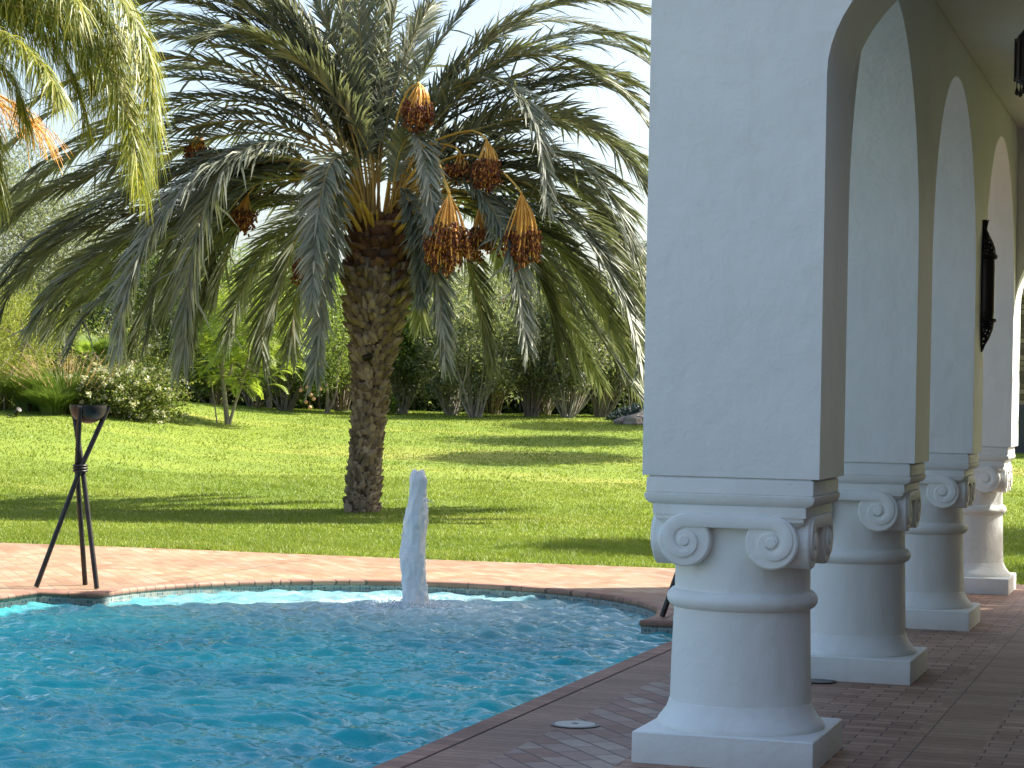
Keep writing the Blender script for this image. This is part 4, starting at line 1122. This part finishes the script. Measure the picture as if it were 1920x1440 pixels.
# ------------------------------------------------------------------ planting beyond the lawn
M['olean'] = leafmat('grey_green_oleander_leaves', [(0, (.09, .12, .06)), (.5, (.20, .23, .12)), (.85, (.36, .36, .22)), (1, (.46, .43, .28))], trans=.45, nscale=.8)
M['dark'] = leafmat('dark_evergreen_leaves', [(0, (.035, .055, .02)), (.6, (.09, .13, .04)), (1, (.19, .22, .08))], trans=.4, nscale=.6)
M['mid'] = leafmat('mid_green_leaves', [(0, (.075, .11, .03)), (.5, (.18, .24, .06)), (1, (.33, .37, .12))], trans=.5, nscale=.6)
M['bright'] = leafmat('fresh_green_leaves', [(0, (.09, .14, .03)), (.5, (.18, .26, .05)), (1, (.31, .38, .10))], trans=.5, nscale=.6)
M['jac'] = leafmat('fern_like_bright_leaves', [(0, (.17, .24, .035)), (.5, (.32, .40, .07)), (1, (.50, .54, .15))], trans=.5, nscale=.8)
M['yellow'] = leafmat('yellow_green_fine_leaves', [(0, (.14, .17, .035)), (.5, (.27, .30, .055)), (1, (.44, .44, .11))], trans=.45, nscale=.7)
M['grey'] = leafmat('pale_olive_leaves', [(0, (0.100, 0.119, 0.075)), (.5, (0.213, 0.237, 0.150)), (1, (0.350, 0.362, 0.237))], trans=.5, nscale=.6)
M['rose'] = leafmat('rose_bush_leaves', [(0, (0.062, 0.100, 0.025)), (.45, (0.138, 0.188, 0.050)), (.8, (0.275, 0.263, 0.100)), (1, (0.425, 0.338, 0.163))], trans=.5, nscale=1.5)
M['petal'] = leafmat('cream_rose_petals', [(0, (.50, .46, .34)), (1, (.72, .70, .60))], trans=.3, nscale=1)
M['pink'] = leafmat('pink_oleander_flowers', [(0, (.50, .14, .16)), (1, (.75, .35, .32))], trans=.3, nscale=1)
M['grassy'] = leafmat('tall_grass_leaves', [(0, (.06, .11, .025)), (.5, (.13, .20, .045)), (1, (.26, .30, .08))], trans=.4, nscale=1.5)
M['plume'] = leafmat('dry_pinkish_grass_plumes', [(0, (.34, .22, .13)), (1, (.60, .42, .27))], trans=.4, nscale=1.5)
M['succ'] = leafmat('blue_green_succulent_leaves', [(0, (.03, .05, .045)), (1, (.10, .14, .12))], trans=.05, nscale=2)
M['stone'] = simple('warm_grey_rocks', [(.3, (.16, .13, .11)), (.7, (.34, .29, .25))], 5, .9, .6, 12, .03)
M['fruit'] = simple('pale_pomegranates', [(.3, (.55, .36, .16)), (.7, (.62, .26, .16))], 12, .45, .1)

def px_m(Z): return Z / F
def crown_from_px(x0, x1, y0, y1, Z, depth=None):
    c = at((x0 + x1) / 2, (y0 + y1) / 2, Z); rx = (x1 - x0) / 2 * Z / F; rz = (y1 - y0) / 2 * Z / F
    return c, (rx, depth or rx * .8, rz)
def place(px, py, Z=None):
    if Z is None: return hit(px, py)
    p = at(px, py, Z); p[2] = ground(p[0], p[1]); return p
def Zof(p): return (np.asarray(p) - C0) @ fw

# 1. multi-stemmed oleanders along the back of the lawn
def oleander(px, Zd, x0, x1, ytop, nst, label, lm='olean', flowers=False, ybot=690, group='oleanders along the back of the lawn', tm='stem', per=46, ncl=None):
    b = place(px, 778, Zd); c, r = crown_from_px(x0, x1, ytop, ybot + 55, Zd)
    t = empty('oleander', b, label, 'shrub', group)
    mb = MB(); ends = []
    nst = int(nst * 1.7)
    for i in range(nst):
        a = 2 * math.pi * i / nst + rng.normal() * .35; rad0 = rng.uniform(.03, .16); sp = rng.uniform(.45, 1.0)
        e = np.array([c[0] + r[0] * .72 * sp * math.cos(a), c[1] + r[1] * .6 * sp * math.sin(a), c[2] - r[2] * .55])
        s = b + np.array([rad0 * math.cos(a), rad0 * math.sin(a), -.03])
        m = s + (e - s) * .5 + np.array([0, 0, .10]) + rng.normal(size=3) * .10
        C, _ = bez([s, m, e, e + (e - m) * .5 + np.array([0, 0, .35])], 9); mb.tube(C, list(np.linspace(.023, .010, 9) * rng.uniform(.7, 1.35)), 5)
        if rng.random() < .7:
            j = rng.integers(2, 5); limb(mb, C[j], C[j] + (C[-1] - C[j]) * .9 + rng.normal(size=3) * .22, .018, .008, .1, 4, 4)
    mb.build('stems', M[tm], t, auto=R(60))
    n = ncl or int(105 * r[0] * r[2])
    cc, dd = clumps(c, r, n, .35); V, Q = leaves_at(cc, dd, per, .19, .15, .042, .45, .5)
    npmesh('crown', V, [Q], M[lm], t)
    if flowers:
        k = cc[rng.permutation(len(cc))[:16]]; k = k[k[:, 2] > c[2]]; V, Q = leaves_at(k, nrm(k - c), 18, .06, .06, .05, .3, .4); npmesh('flowers', V, [Q], M['pink'], t)['kind'] = 'stuff'
    return t
ol = [
    (748, 54.5, 700, 805, 590, 12, 'dark oleander with thin stems just right of the big palm trunk', {}),
    (848, 53.0, 780, 905, 545, 13, 'oleander with slender grey stems right of the young pale-stemmed tree', {}),
    (890, 51.5, 830, 965, 570, 11, 'oleander with a low fan of pale leaning stems in the middle of the lawn edge', {}),
    (925, 54.5, 880, 1010, 520, 10, 'oleander with brown stems leaning far right behind its neighbours', dict(flowers=True, tm='stemdk')),
    (995, 52.5, 930, 1080, 545, 16, 'broad oleander with a dense fan of brown stems', dict(tm='stemdk')),
    (1022, 56.0, 980, 1100, 480, 9, 'taller oleander with pink flowers rising behind the broad one', dict(flowers=True)),
    (1066, 52.0, 1010, 1150, 520, 17, 'oleander with a thick bundle of pale stems right of the broad one', {}),
    (1125, 53.5, 1090, 1210, 540, 11, 'oleander with short pale stems beside the succulent mound', {}),
    (1180, 55.5, 1140, 1290, 560, 11, 'last oleander of the row, partly hidden by the first white column', dict(flowers=True)),
    (1290, 54.5, 1230, 1380, 560, 11, 'oleander of the row hidden behind the first white column', {}),
]
for px, Z, x0, x1, yt, ns, lb, kw in ol: oleander(px, Z, x0, x1, yt, ns, lb, **kw)

# 2. darker many-stemmed shrubs left of the palm
for px, Z, x0, x1, yt, ns, lb in [
    (475, 54, 400, 560, 600, 12, 'dark shrub on brown stems right behind the fern-leaved young tree'),
    (535, 52.5, 480, 620, 585, 13, 'dark shrub with a thick bundle of brown stems left of the pomegranate'),
    (400, 56, 330, 470, 600, 9, 'dark shrub behind the left side of the fern-leaved young tree'),
    (640, 55.5, 590, 700, 560, 9, 'dark shrub on thin stems showing left of the palm trunk')]:
    oleander(px, Z, x0, x1, yt, ns, lb, lm='mid', group='dark many-stemmed shrubs left of the palm', tm='stemdk', ybot=685)

# 3. hedge closing the view behind the stems
def hedge():
    b = place(700, 778, 60.5); t = empty('hedge', b, 'dark continuous hedge closing the view behind the shrub stems', 'hedge')
    n = 125000; px = rng.uniform(-320, 2250, n); Z = 60.5 + rng.normal(size=n) * .55 + .6 * np.sin(px * .021); P = np.empty((n, 3))
    Xc = (px - CX) / F * Z; x = Xc * r0[0] + Z * f0[0]; y = Xc * r0[1] + Z * f0[1]; g = ground(x, y)
    top = 1.75 + .35 * np.sin(px * .017) + .25 * np.sin(px * .047 + 1); zz = g + rng.random(n) ** 1.15 * top
    P = np.stack([x, y, zz], 1); D = rand_dir(n) + np.array([0, 0, .2]) - f0 * .4
    V, Q = leafset(P, D, rand_dir(n), .15 * rng.uniform(.6, 1.2, n), .085)
    npmesh('foliage', V, [Q], M['dark'], t)
    mb = MB()
    for px in np.arange(-300, 2250, 22):
        p = place(px + rng.normal() * 5, 778, 60.2 + rng.normal() * .4); limb(mb, p, p + np.array([rng.normal() * .25, rng.normal() * .2, 1.5]), .03, .012, .1, 5, 4)
    mb.build('stems', M['stemdk'], t)
hedge()

# 4. fern-leaved young trees
def fern_tree(name, label, base, stems, crown_c, crown_r, nspray, Ls, group=None, lm='jac'):
    t = empty(name, base, label, 'tree', group); mb = MB(); tips = []
    for P, a, b_ in stems:
        C, _ = bez(P, 12); mb.tube(C, list(np.linspace(a, b_, 12)), 8); tips += [C[-1], C[-4], C[-7]]
    tips = np.array(tips); cc, dd = clumps(crown_c, crown_r, nspray, .25)
    for i in rng.permutation(nspray)[:26]:
        j = np.argmin(np.linalg.norm(tips - cc[i], axis=1)); limb(mb, tips[j], cc[i], .018, .006, .12, 4, 4)
    mb.build('trunk', M['stem'], t, auto=R(60))
    VV = []; QQ = []; off = 0; g = np.array([0, 0, -1.0])
    for i in range(nspray):
        h = dd[i] * np.array([1, 1, 0]) + rng.normal(size=3) * np.array([.5, .5, 0]); h /= np.linalg.norm(h) + 1e-9
        p0 = cc[i]; Lf = Ls * rng.uniform(.7, 1.2); e0 = rng.uniform(.1, .9); k = 9; C = [p0]
        for q in range(k): an = e0 - 1.5 * (q / k) ** 1.2; C.append(C[-1] + (h * math.cos(an) + np.array([0, 0, math.sin(an)])) * Lf / k)
        C = np.array(C); T = nrm(np.gradient(C, axis=0)); S = np.cross(h, [0, 0, 1])
        t_ = np.repeat(np.linspace(.08, 1, 15), 2); sd = np.tile([1, -1], 15)
        p = np.stack([np.interp(t_ * k, np.arange(k + 1), C[:, a]) for a in range(3)], 1); Tt = np.stack([np.interp(t_ * k, np.arange(k + 1), T[:, a]) for a in range(3)], 1)
        D = nrm(S * sd[:, None] * .9 + Tt * .55 + g * .18); N_ = np.cross(S, Tt)
        V, Q = leafset(p, D, np.cross(D, Tt) + 1e-3, Lf * .30 * np.sin(np.clip(t_, .12, .93) * math.pi) ** .6, .030, .04)
        VV.append(V); QQ.append(Q + off); off += len(V)
    npmesh('crown', np.concatenate(VV), [np.concatenate(QQ)], M[lm], t)
bj = hit(427, 796); Zj = Zof(bj)
def J(x, y, d=0): return at(x, y, Zj + d)
c, r = crown_from_px(352, 575, 505, 735, Zj, 1.1)
fern_tree('fern_leaved_tree', 'young tree with bright fern-like leaves and pale forked stems standing on the lawn', bj,
    [([bj + np.array([0, 0, -.04]), J(421, 740), J(416, 690), J(423, 640), J(428, 560)], .060, .022),
     ([J(420, 722), J(434, 690), J(436, 640), J(440, 560, .2)], .030, .014),
     ([hit(430, 796), J(440, 760), J(462, 690), J(470, 620, -.2), J(480, 560, -.2)], .038, .014),
     ([J(460, 695), J(478, 680), J(505, 655, .2), J(540, 630, .3)], .018, .008),
     ([hit(407, 794), J(402, 755), J(395, 715), J(380, 670), J(372, 640)], .016, .008)],
    c, r, 430, .62)
b2 = place(505, 776, 55); c, r = crown_from_px(350, 640, 455, 640, 56, 1.6)
fern_tree('fern_leaved_tree', 'taller airy fern-leaved tree rising behind the young one against the sky', b2,
    [([b2, at(500, 700, 55.2), at(490, 620, 55.6), at(485, 530, 56)], .075, .02), ([at(498, 680, 55.3), at(540, 600, 55.6), at(575, 520, 56)], .04, .015), ([at(495, 660, 55.3), at(440, 590, 55.6), at(400, 520, 56)], .04, .015)],
    c, r, 420, .62, lm='bright')

# 5. pomegranate with hanging fruit
b = place(612, 776, 52); c, r = crown_from_px(555, 668, 590, 735, 52, .8)
t, cc = leafy('pomegranate_tree', 'small pomegranate with pale round fruit hanging low just left of the palm trunk', 'tree', b, c, r, 90, 60, .10, .035, M['mid'], M['stemdk'],
    [([b, at(614, 740, 52), at(606, 690, 52)], .05, .025), ([b, at(628, 745, 52), at(634, 690, 52.2)], .04, .02)], spread=.16)
for px, py in ((556, 732), (568, 726), (575, 741), (566, 754), (592, 730), (573, 764), (580, 748)):
    p = at(px + 8, py, 51.2); mb = MB(); mb.lathe([(.001, -.042), (.022, -.038), (.04, -.02), (.045, 0), (.040, .022), (.022, .04), (.008, .044), (.010, .058)], p, 12); mb.tube([p + np.array([0, 0, .05]), p + np.array([0, 0, .13])], .004, 4)
    mb.build('fruit', M['fruit'], t, auto=R(60))

# 6. young tree with a pale straight stem
b = hit(762, 777); Zy = Zof(b); c, r = crown_from_px(712, 842, 505, 700, Zy, .85)
leafy('young_tree', 'young fresh-green tree on one thin pale straight stem just right of the palm trunk', 'tree', b, c, r, 190, 62, .10, .06, M['bright'], M['stem'],
    [([b, at(763, 730, Zy), at(764, 680, Zy), at(766, 590, Zy)], .040, .02)], spread=.17, shell=.3, branches=22)

# 7. round little shrub behind the trunk
b = hit(727, 778); c, r = crown_from_px(712, 742, 742, 780, Zof(b), .2)
leafy('round_shrub', 'small round light-green shrub peeping out right of the palm trunk base', 'shrub', b, c, r, 60, 40, .05, .025, M['bright'], M['stemdk'], [([b, b + np.array([0, 0, .25])], .02, .01)], spread=.05, branches=6)

# 8. white rose bush and plants at left
b = hit(238, 782); Zr = Zof(b); c, r = crown_from_px(142, 345, 690, 796, Zr, 1.0)
t, cc = leafy('rose_bush', 'wide bush speckled with cream-white roses at the left lawn edge', 'shrub', b, c, r, 300, 52, .07, .045, M['rose'], M['stemdk'],
    [([b + np.array([i * .25 - .6, 0, 0]), b + np.array([i * .3 - .7, .0, .5]), b + np.array([i * .35 - .8, 0.1, .8])], .02, .01) for i in range(5)], spread=.13, shell=.45)
k = cc[(cc - C0) @ f0 < Zr + .35]; k = k[rng.permutation(len(k))[:105]]
k = k + nrm(k - c) * .10 + np.array([0, 0, .05]) - f0 * .12
V, Q = leaves_at(k, nrm(k - c), 16, .028, .058, .05, .4, .8); npmesh('flowers', V, [Q], M['petal'], t)['kind'] = 'stuff'
b = place(175, 772, Zr + 2.5); c, r = crown_from_px(125, 300, 610, 740, Zr + 2.5, 1.0)
t, cc = leafy('rose_bush', 'taller sparse bush with white flowers behind the wide rose bush', 'shrub', b, c, r, 130, 42, .08, .045, M['rose'], M['stemdk'],
    [([b, b + np.array([-.4, 0, 1.0])], .03, .012), ([b, b + np.array([.5, 0, 1.1])], .03, .012)], spread=.2, shell=.3)
k = cc[rng.permutation(len(cc))[:40]] - f0 * .2; V, Q = leaves_at(k, nrm(k - c), 14, .03, .06, .05, .4, .8); npmesh('flowers', V, [Q], M['petal'], t)['kind'] = 'stuff'

def grass_clump(px, py, w, h, n, label, plume=0, lm='grassy', Z=None, nm='ornamental_grass'):
    b = place(px, py, Z) if Z else hit(px, py); t = empty(nm, b, label, 'ornamental grass', None)
    a = rng.uniform(0, 6.28, n); rad = np.sqrt(rng.random(n)) * w * .35; base = np.stack([b[0] + rad * np.cos(a), b[1] + rad * np.sin(a), np.full(n, b[2] - .03)], 1)
    o = np.stack([np.cos(a), np.sin(a), 0 * a], 1); ln = h * rng.uniform(.6, 1.1, n)[:, None]; sp = (.25 + rad / (w * .35) * .55 + rng.normal(size=n) * .1)[:, None]
    K = [base + (o * sp * q * q * .9 + np.array([0, 0, 1]) * (q - .28 * q * q * sp * 1.6)) * ln for q in (0, .4, .75, 1)]
    W = np.stack([-np.sin(a + .5), np.cos(a + .5), 0 * a], 1) * .008; V = []
    for q, kk in enumerate(K): wv = W * [1, 1, .7, .1][q]; V += [kk - wv, kk + wv]
    V = np.stack(V, 1).reshape(-1, 3); bi = (np.arange(n) * 8)[:, None]
    Q = np.concatenate([bi + np.array([[2 * i, 2 * i + 1, 2 * i + 3, 2 * i + 2]]) for i in range(3)], 0)
    npmesh('leaves', V, [Q], M[lm], t)
    if plume:
        s = rng.permutation(n)[:plume]; c0 = K[3][s] + o[s] * .05 ; d = nrm(K[3][s] - K[2][s] + np.array([0, 0, .10]))
        idx = np.repeat(np.arange(plume), 26); q = np.tile(np.linspace(0, .38, 26), plume)[:, None]
        V, Q = leafset(c0[idx] + d[idx] * q - d[idx] * .15 + np.array([.10, 0, .1]), d[idx] + rand_dir(len(idx)) * .45, rand_dir(len(idx)), .05, .012); npmesh('plumes', V, [Q], M['plume'], t)
grass_clump(62, 770, .85, .95, 3200, 'tall arching green grass clump left of the shorter one at the lawn edge')
grass_clump(103, 777, .7, .70, 2800, 'shorter soft green grass clump touching the rose bush')
grass_clump(118, 776, .9, 1.15, 900, 'grass clump with pinkish-tan feathery plumes behind the green clumps', 110, Z=Zof(hit(118, 782)) + 1.2, nm='plume_grass')
b = hit(8, 770); c, r = crown_from_px(-40, 30, 715, 775, Zof(b) + .6, .6); leafy('low_shrub', 'low dark-leaved shrub at the left edge beside the tall grass', 'shrub', b, c, r, 60, 50, .06, .04, M['mid'], M['stemdk'], [([b, b + np.array([0, 0, .3])], .02, .01)], spread=.1, branches=5)

def fan_palm_small():
    b = place(188, 768, Zr + 1.2); t = empty('fan_palm', b, 'small bright fan palm leaf cluster poking up behind the rose bush', 'palm')
    V0 = []; Q0 = []; off = 0; c = b + np.array([0, 0, .9]); mb = MB()
    for i in range(9):
        az = rng.uniform(0, 6.28); h = np.array([math.cos(az), math.sin(az), 0]); e = c + h * .35 + np.array([0, 0, rng.uniform(.1, .5)]); mb.tube([b, c, e], .006, 5)
        n = 26; an = np.linspace(-1.7, 1.7, n); up = nrm(h * .7 + np.array([0, 0, .6])); S = np.cross(h, [0, 0, 1.0])
        D = up * np.cos(an)[:, None] + S * np.sin(an)[:, None]; V, Q = leafset(np.repeat(e[None], n, 0), D, np.cross(D, up + .01) + 1e-3, .42, .045, .02); V0.append(V); Q0.append(Q + off); off += len(V)
    mb.build('stalks', M['stemdk'], t); npmesh('leaves', np.concatenate(V0), [np.concatenate(Q0)], M['bright'], t)
fan_palm_small()

# 9. yellow-green shrub tree at far left, leaning stem
b = hit(-25, 770); Zl = Zof(b); c, r = crown_from_px(-180, 128, 545, 735, Zl + 1.0, 1.5)
leafy('yellow_green_tree', 'feathery yellow-green small tree with a leaning trunk at the left edge', 'tree', b, c, r, 460, 60, .11, .016, M['yellow'], M['stemdk'],
    [([b, at(0, 725, Zl + .3), at(28, 690, Zl + .6), at(50, 640, Zl + .8)], .07, .03), ([b, at(-60, 700, Zl + .5), at(-90, 620, Zl + 1)], .06, .03)], spread=.22, shell=.35, branches=26, up=.5)

# 10. big trees filling the back
def bigtree(px, Z, x0, x1, y0, y1, lm, label, n=420, per=52, ln=.14, wd=.07, sp=.30, tm='stemdk', d=2.2, tr=.14, group='trees behind the lawn'):
    b = place(px, 776, Z); c, r = crown_from_px(x0, x1, y0, y1, Z, d); mid = b * .45 + c * .55; mid[2] = b[2] + (c[2] - b[2]) * .6
    st = [([b, (b + mid) / 2 + rng.normal(size=3) * .1, mid], tr, tr * .55)]
    for k in range(3):
        e = c + rand_dir(1)[0] * np.array(r) * .35; st.append(([mid - np.array([0, 0, .1]), (mid + e) / 2 + rng.normal(size=3) * .15, e], tr * .5, tr * .2))
    leafy('background_tree', label, 'tree', b, c, r, n, per, ln, wd, M[lm], M[tm], st, group, spread=sp, shell=.35, branches=24)
bigtree(30, 58, -200, 190, 270, 690, 'grey', 'tall olive-grey tree behind the yellow-green one at the left', 900, 60, .11, .035, .34)
bigtree(330, 66, 180, 470, 470, 690, 'grey', 'pale olive tree far behind between the dark tree and the fern-leaved trees', 420, 50)
bigtree(235, 57, 120, 360, 470, 700, 'dark', 'dark tree behind the rose bush with sun on its top', 380, 50, .12, .06)
bigtree(300, 62, 190, 450, 520, 700, 'mid', 'mid-green tree between the dark tree and the fern-leaved trees', 380, 50)
bigtree(140, 64, 20, 290, 520, 690, 'mid', 'bushy green tree low behind the rose bush', 340, 50)
bigtree(600, 60, 520, 700, 520, 690, 'mid', 'green tree showing between the hanging fronds and the palm trunk', 300, 50)
bigtree(860, 62, 770, 960, 500, 660, 'olean', 'grey-green tree behind the young fresh-green tree', 320, 50, .13, .04)
bigtree(1110, 63, 1010, 1230, 520, 660, 'olean', 'grey-green tree above the right end of the oleander row', 340, 50, .13, .04)
bigtree(1290, 66, 1200, 1420, 450, 640, 'dark', 'dark tree far right, behind the first white column', 300, 50)
bigtree(1520, 63, 1390, 1680, 490, 690, 'mid', 'green tree beyond the lawn hidden behind the first pier', 300, 48)
bigtree(1760, 66, 1620, 1900, 470, 690, 'olean', 'grey-green tree beyond the lawn hidden behind the second and third piers', 300, 48)
bigtree(2080, 68, 1930, 2240, 470, 690, 'dark', 'dark tree beyond the lawn right of the stone building', 300, 48)
bigtree(-260, 60, -420, -120, 420, 690, 'mid', 'green tree beyond the left edge of the lawn', 300, 48)
bigtree(940, 70, 900, 1060, 540, 640, 'mid', 'distant green tree seen above the middle of the oleanders', 260, 44)

def far_palm(px, Z, ytop, Lf, label, n=34):
    b = place(px, 776, Z); top = at(px, ytop, Z); t = empty('distant_palm', b, label, 'palm tree', 'date palms far behind the lawn')
    mb = MB(); mb.tube([b, (b + top) / 2, top], [.24, .22, .28], 12); mb.build('trunk', M['boot'], t)
    for i in range(n):
        az = rng.uniform(0, 6.28); e0 = rng.uniform(-15, 82); bend = rng.uniform(55, 95); h = np.array([math.cos(az), math.sin(az), 0]); P = [top]
        for k in range(7):
            an = R(e0 - bend * ((k + .5) / 7) ** 1.2); P.append(P[-1] + (h * math.cos(an) + np.array([0, 0, math.sin(an)])) * Lf / 7)
        frond_mesh('frond', P, t, [M['rachis'], M['rachis'], M['frond']], 50, .55, lw=.045, seg=2)
far_palm(985, 72, 590, 2.6, 'distant grey-green palm seen between the hanging fronds in the middle')
far_palm(1195, 60, 545, 2.6, 'distant palm whose crown shows beside the first white column')

# 11. succulent mound with rocks
def mound():
    b = hit(1180, 788); Zm = Zof(b); t = empty('succulent_mound', b, 'low mound of blue-green succulents beside the last oleanders at the lawn edge', 'succulents')
    n = 260; a = rng.uniform(0, 6.28, n); q = np.sqrt(rng.random(n)); cx_ = b + r0 * .55
    P = cx_[None] + r0[None] * (q * 1.05 * np.cos(a))[:, None] + f0[None] * (q * .9 * np.sin(a))[:, None]; P[:, 2] = ground(P[:, 0], P[:, 1]) + .42 * (1 - q ** 1.6) * rng.uniform(.55, 1.0, n)
    idx = np.repeat(np.arange(n), 30); up = rand_dir(n * 30) + np.array([0, 0, .7]); V, Q = leafset(P[idx] + rand_dir(n * 30) * .02, up, rand_dir(n * 30), .12, .038, .06)
    npmesh('rosettes', V, [Q], M['succ'], t)
    return cx_, Zm
cm, Zm = mound()
for i, (px, py, s, lb) in enumerate(((1166, 796, .16, 'flat warm-grey rock at the foot of the succulent mound, left one'), (1185, 797, .19, 'rounded warm-grey rock in the middle of the mound edge'), (1202, 792, .22, 'tall warm-grey rock at the mound edge touching the column outline'))):
    p = hit(px, py); me = bpy.data.meshes.new('rock'); bm = bmesh.new(); bmesh.ops.create_icosphere(bm, subdivisions=3, radius=1)
    for v in bm.verts:
        q = 1 + .22 * math.sin(v.co.x * 3 + i * 2) * math.cos(v.co.y * 4 + i) + .12 * math.sin(v.co.z * 7 + i * 3); v.co *= q; v.co.x *= s * 1.2; v.co.y *= s; v.co.z *= s * .75
        v.co += Vector((p[0], p[1], p[2] + s * .3))
    bm.to_mesh(me); bm.free(); o = link('rock', me, M['stone'], None, True); setp(o, lb, 'rock', 'rocks edging the succulent mound')

# 12. small lights on the left of the lawn
def spike_light(px, py, label, kind):
    b = hit(px, py); t = empty('garden_light', b, label, 'light', 'small lights on the left of the lawn'); b = np.array(b)
    mb = MB(); mb.tube([b + np.array([0, 0, -.05]), b + np.array([0, 0, .07])], .012, 8); mb.build('spike', M['black_iron'], t)
    mb = MB(); d = np.array([.10, -.05, .09]) if kind else np.array([.02, -.03, .13]); a = b + np.array([-.02, 0, .07])
    mb.tube([a, a + d * .7, a + d, a + d * 1.02], [.040, .046, .055, .045], 14); mb.build('head', M['black_iron'], t, auto=R(50))
    if kind: mb = MB(); mb.tube([b + np.array([-.02, 0, .02]), b + np.array([-.15, 0, .03]), b + np.array([-.22, 0, .07])], .012, 6); mb.build('cable', M['black_iron'], t)
spike_light(31, 783, 'squat black garden spotlight with a trailing cable, the nearer one on the left lawn', 1)
spike_light(56, 777, 'upright black garden spotlight beside the tall grass clump', 0)

# 13. stone building seen through the end arch
def stone_house():
    p = at(1899, 850, 44.0); z0 = ground(p[0], p[1]) - .3
    t = empty('stone_building', (p[0], p[1], z0), 'dark rough stone building seen at the far right through the end arch', 'building')
    m = brickmat('rough_dark_stone', [(0, (.07, .055, .04)), (.5, (.16, .13, .09)), (1, (.27, .22, .16))], (.05, .04, .03), .5, .11, 0, .012); 
    for n_ in m.node_tree.nodes:
        if n_.type == 'MAPPING': n_.inputs['Rotation'].default_value = (R(90), 0, 0)
    def obox(name, a0, a1, b0, b1, za, zb, mm, parent):
        V = []; 
        for z in (za, zb):
            for a, b_ in ((a0, b0), (a1, b0), (a1, b1), (a0, b1)): q = p + r0 * a + f0 * b_; V.append((q[0], q[1], z))
        mb = MB(); mb.add(V, [(0, 3, 2, 1), (4, 5, 6, 7), (0, 1, 5, 4), (1, 2, 6, 5), (2, 3, 7, 6), (3, 0, 4, 7)]); return mb.build(name, mm, parent)
    obox('wall', 0, 9, 0, 6, z0, z0 + 3.4, m, t)
    mdoor = simple('dark_blue_paint', [(.3, (.012, .018, .035)), (.7, (.02, .03, .055))], 4, .4, .1)
    obox('door', .02, 1.1, -.06, -.003, z0 + .3, z0 + 1.25, mdoor, t)
    obox('roof', -.15, 9.15, -.15, 6.15, z0 + 3.4, z0 + 3.55, M['stone'], t)
stone_house()

# 14. trees right of the view that shade the lawn
def side_tree(X, Z, h, rad, lm, label, n=150):
    x, y = X * r0[0] + Z * f0[0], X * r0[1] + Z * f0[1]; b = np.array([x, y, float(ground(x, y))]); c = b + np.array([0, 0, h])
    leafy('lawn_tree', label, 'tree', b, c, (rad, rad, rad * .8), n, 60, .16, .09, M[lm], M['stemdk'], [([b, b + np.array([.05, 0, h * .4]), b + np.array([0, 0, h * .75])], .12, .06)], 'trees on the right side of the lawn', spread=.28, shell=.3)
side_tree(4.9, 42.0, 4.2, 1.2, 'mid', 'nearest of three lawn trees hidden behind the first white column')
side_tree(5.7, 46.5, 4.6, 1.3, 'dark', 'dark middle tree of three hidden behind the first white column')
side_tree(6.6, 51.0, 4.6, 1.3, 'mid', 'farthest of three lawn trees hidden behind the first white column')
side_tree(6.7, 26.2, 4.6, 1.0, 'mid', 'tree beyond the end of the loggia casting shade on the near lawn')
side_tree(12.3, 21.4, 6.6, 2.3, 'dark', 'dense unseen tree added beyond the end arch to shade the covered walk')  # added out of view to keep sun off the covered walk
side_tree(14.8, 24.4, 6.2, 2.9, 'mid', 'unseen spreading tree added right of the dense one to shade the lawn', 330)  # unseen, wide crown added to dim the lawn's bounce under the arches
side_tree(14.2, 29.5, 6.0, 2.8, 'mid', 'unseen spreading tree added farther out to shade the lawn beyond the end arch', 330)  # second unseen shade tree, added for the same stretch of lawn

# ------------------------------------------------------------------ light, sky, camera
SUN_AZ, SUN_EL = R(53), R(42)       # azimuth clockwise from +Y
w = bpy.data.worlds.new('World'); sc.world = w; w.use_nodes = True; nt = w.node_tree
bg = nt.nodes['Background']; sky = nt.nodes.new('ShaderNodeTexSky'); sky.sky_type = 'NISHITA'; sky.sun_disc = False
sky.sun_elevation = SUN_EL; sky.sun_rotation = SUN_AZ; sky.air_density = 1.0; sky.dust_density = 4.5; sky.ozone_density = 1.2; sky.altitude = 400
L(nt, sky.outputs[0], bg.inputs['Color']); bg.inputs['Strength'].default_value = .112
ld = bpy.data.lights.new('sun', 'SUN'); ld.energy = 4.9; ld.angle = R(.53); ld.color = (1.0, .95, .87)
lo = bpy.data.objects.new('sun', ld); COL.objects.link(lo)
dsun = Vector((math.sin(SUN_AZ) * math.cos(SUN_EL), math.cos(SUN_AZ) * math.cos(SUN_EL), math.sin(SUN_EL)))
lo.rotation_euler = dsun.to_track_quat('Z', 'Y').to_euler(); lo.location = (0, 0, 30)
cd = bpy.data.cameras.new('camera'); co = bpy.data.objects.new('camera', cd); COL.objects.link(co)
Mx = Matrix([[rr[0], uu[0], -fw[0], C0[0]], [rr[1], uu[1], -fw[1], C0[1]], [rr[2], uu[2], -fw[2], C0[2]], [0, 0, 0, 1]]); co.matrix_world = Mx
cd.sensor_width = 36; cd.lens = 36 * F / 1920; cd.clip_end = 2000; cd.clip_start = .1
sc.camera = co
vs = sc.view_settings; vs.view_transform = 'Standard'; vs.look = 'None'; vs.exposure = 1.5; vs.gamma = 1; vs.use_curve_mapping = False
sc.cycles.max_bounces = 8; sc.cycles.transparent_max_bounces = 8; sc.cycles.caustics_reflective = False; sc.cycles.caustics_refractive = False
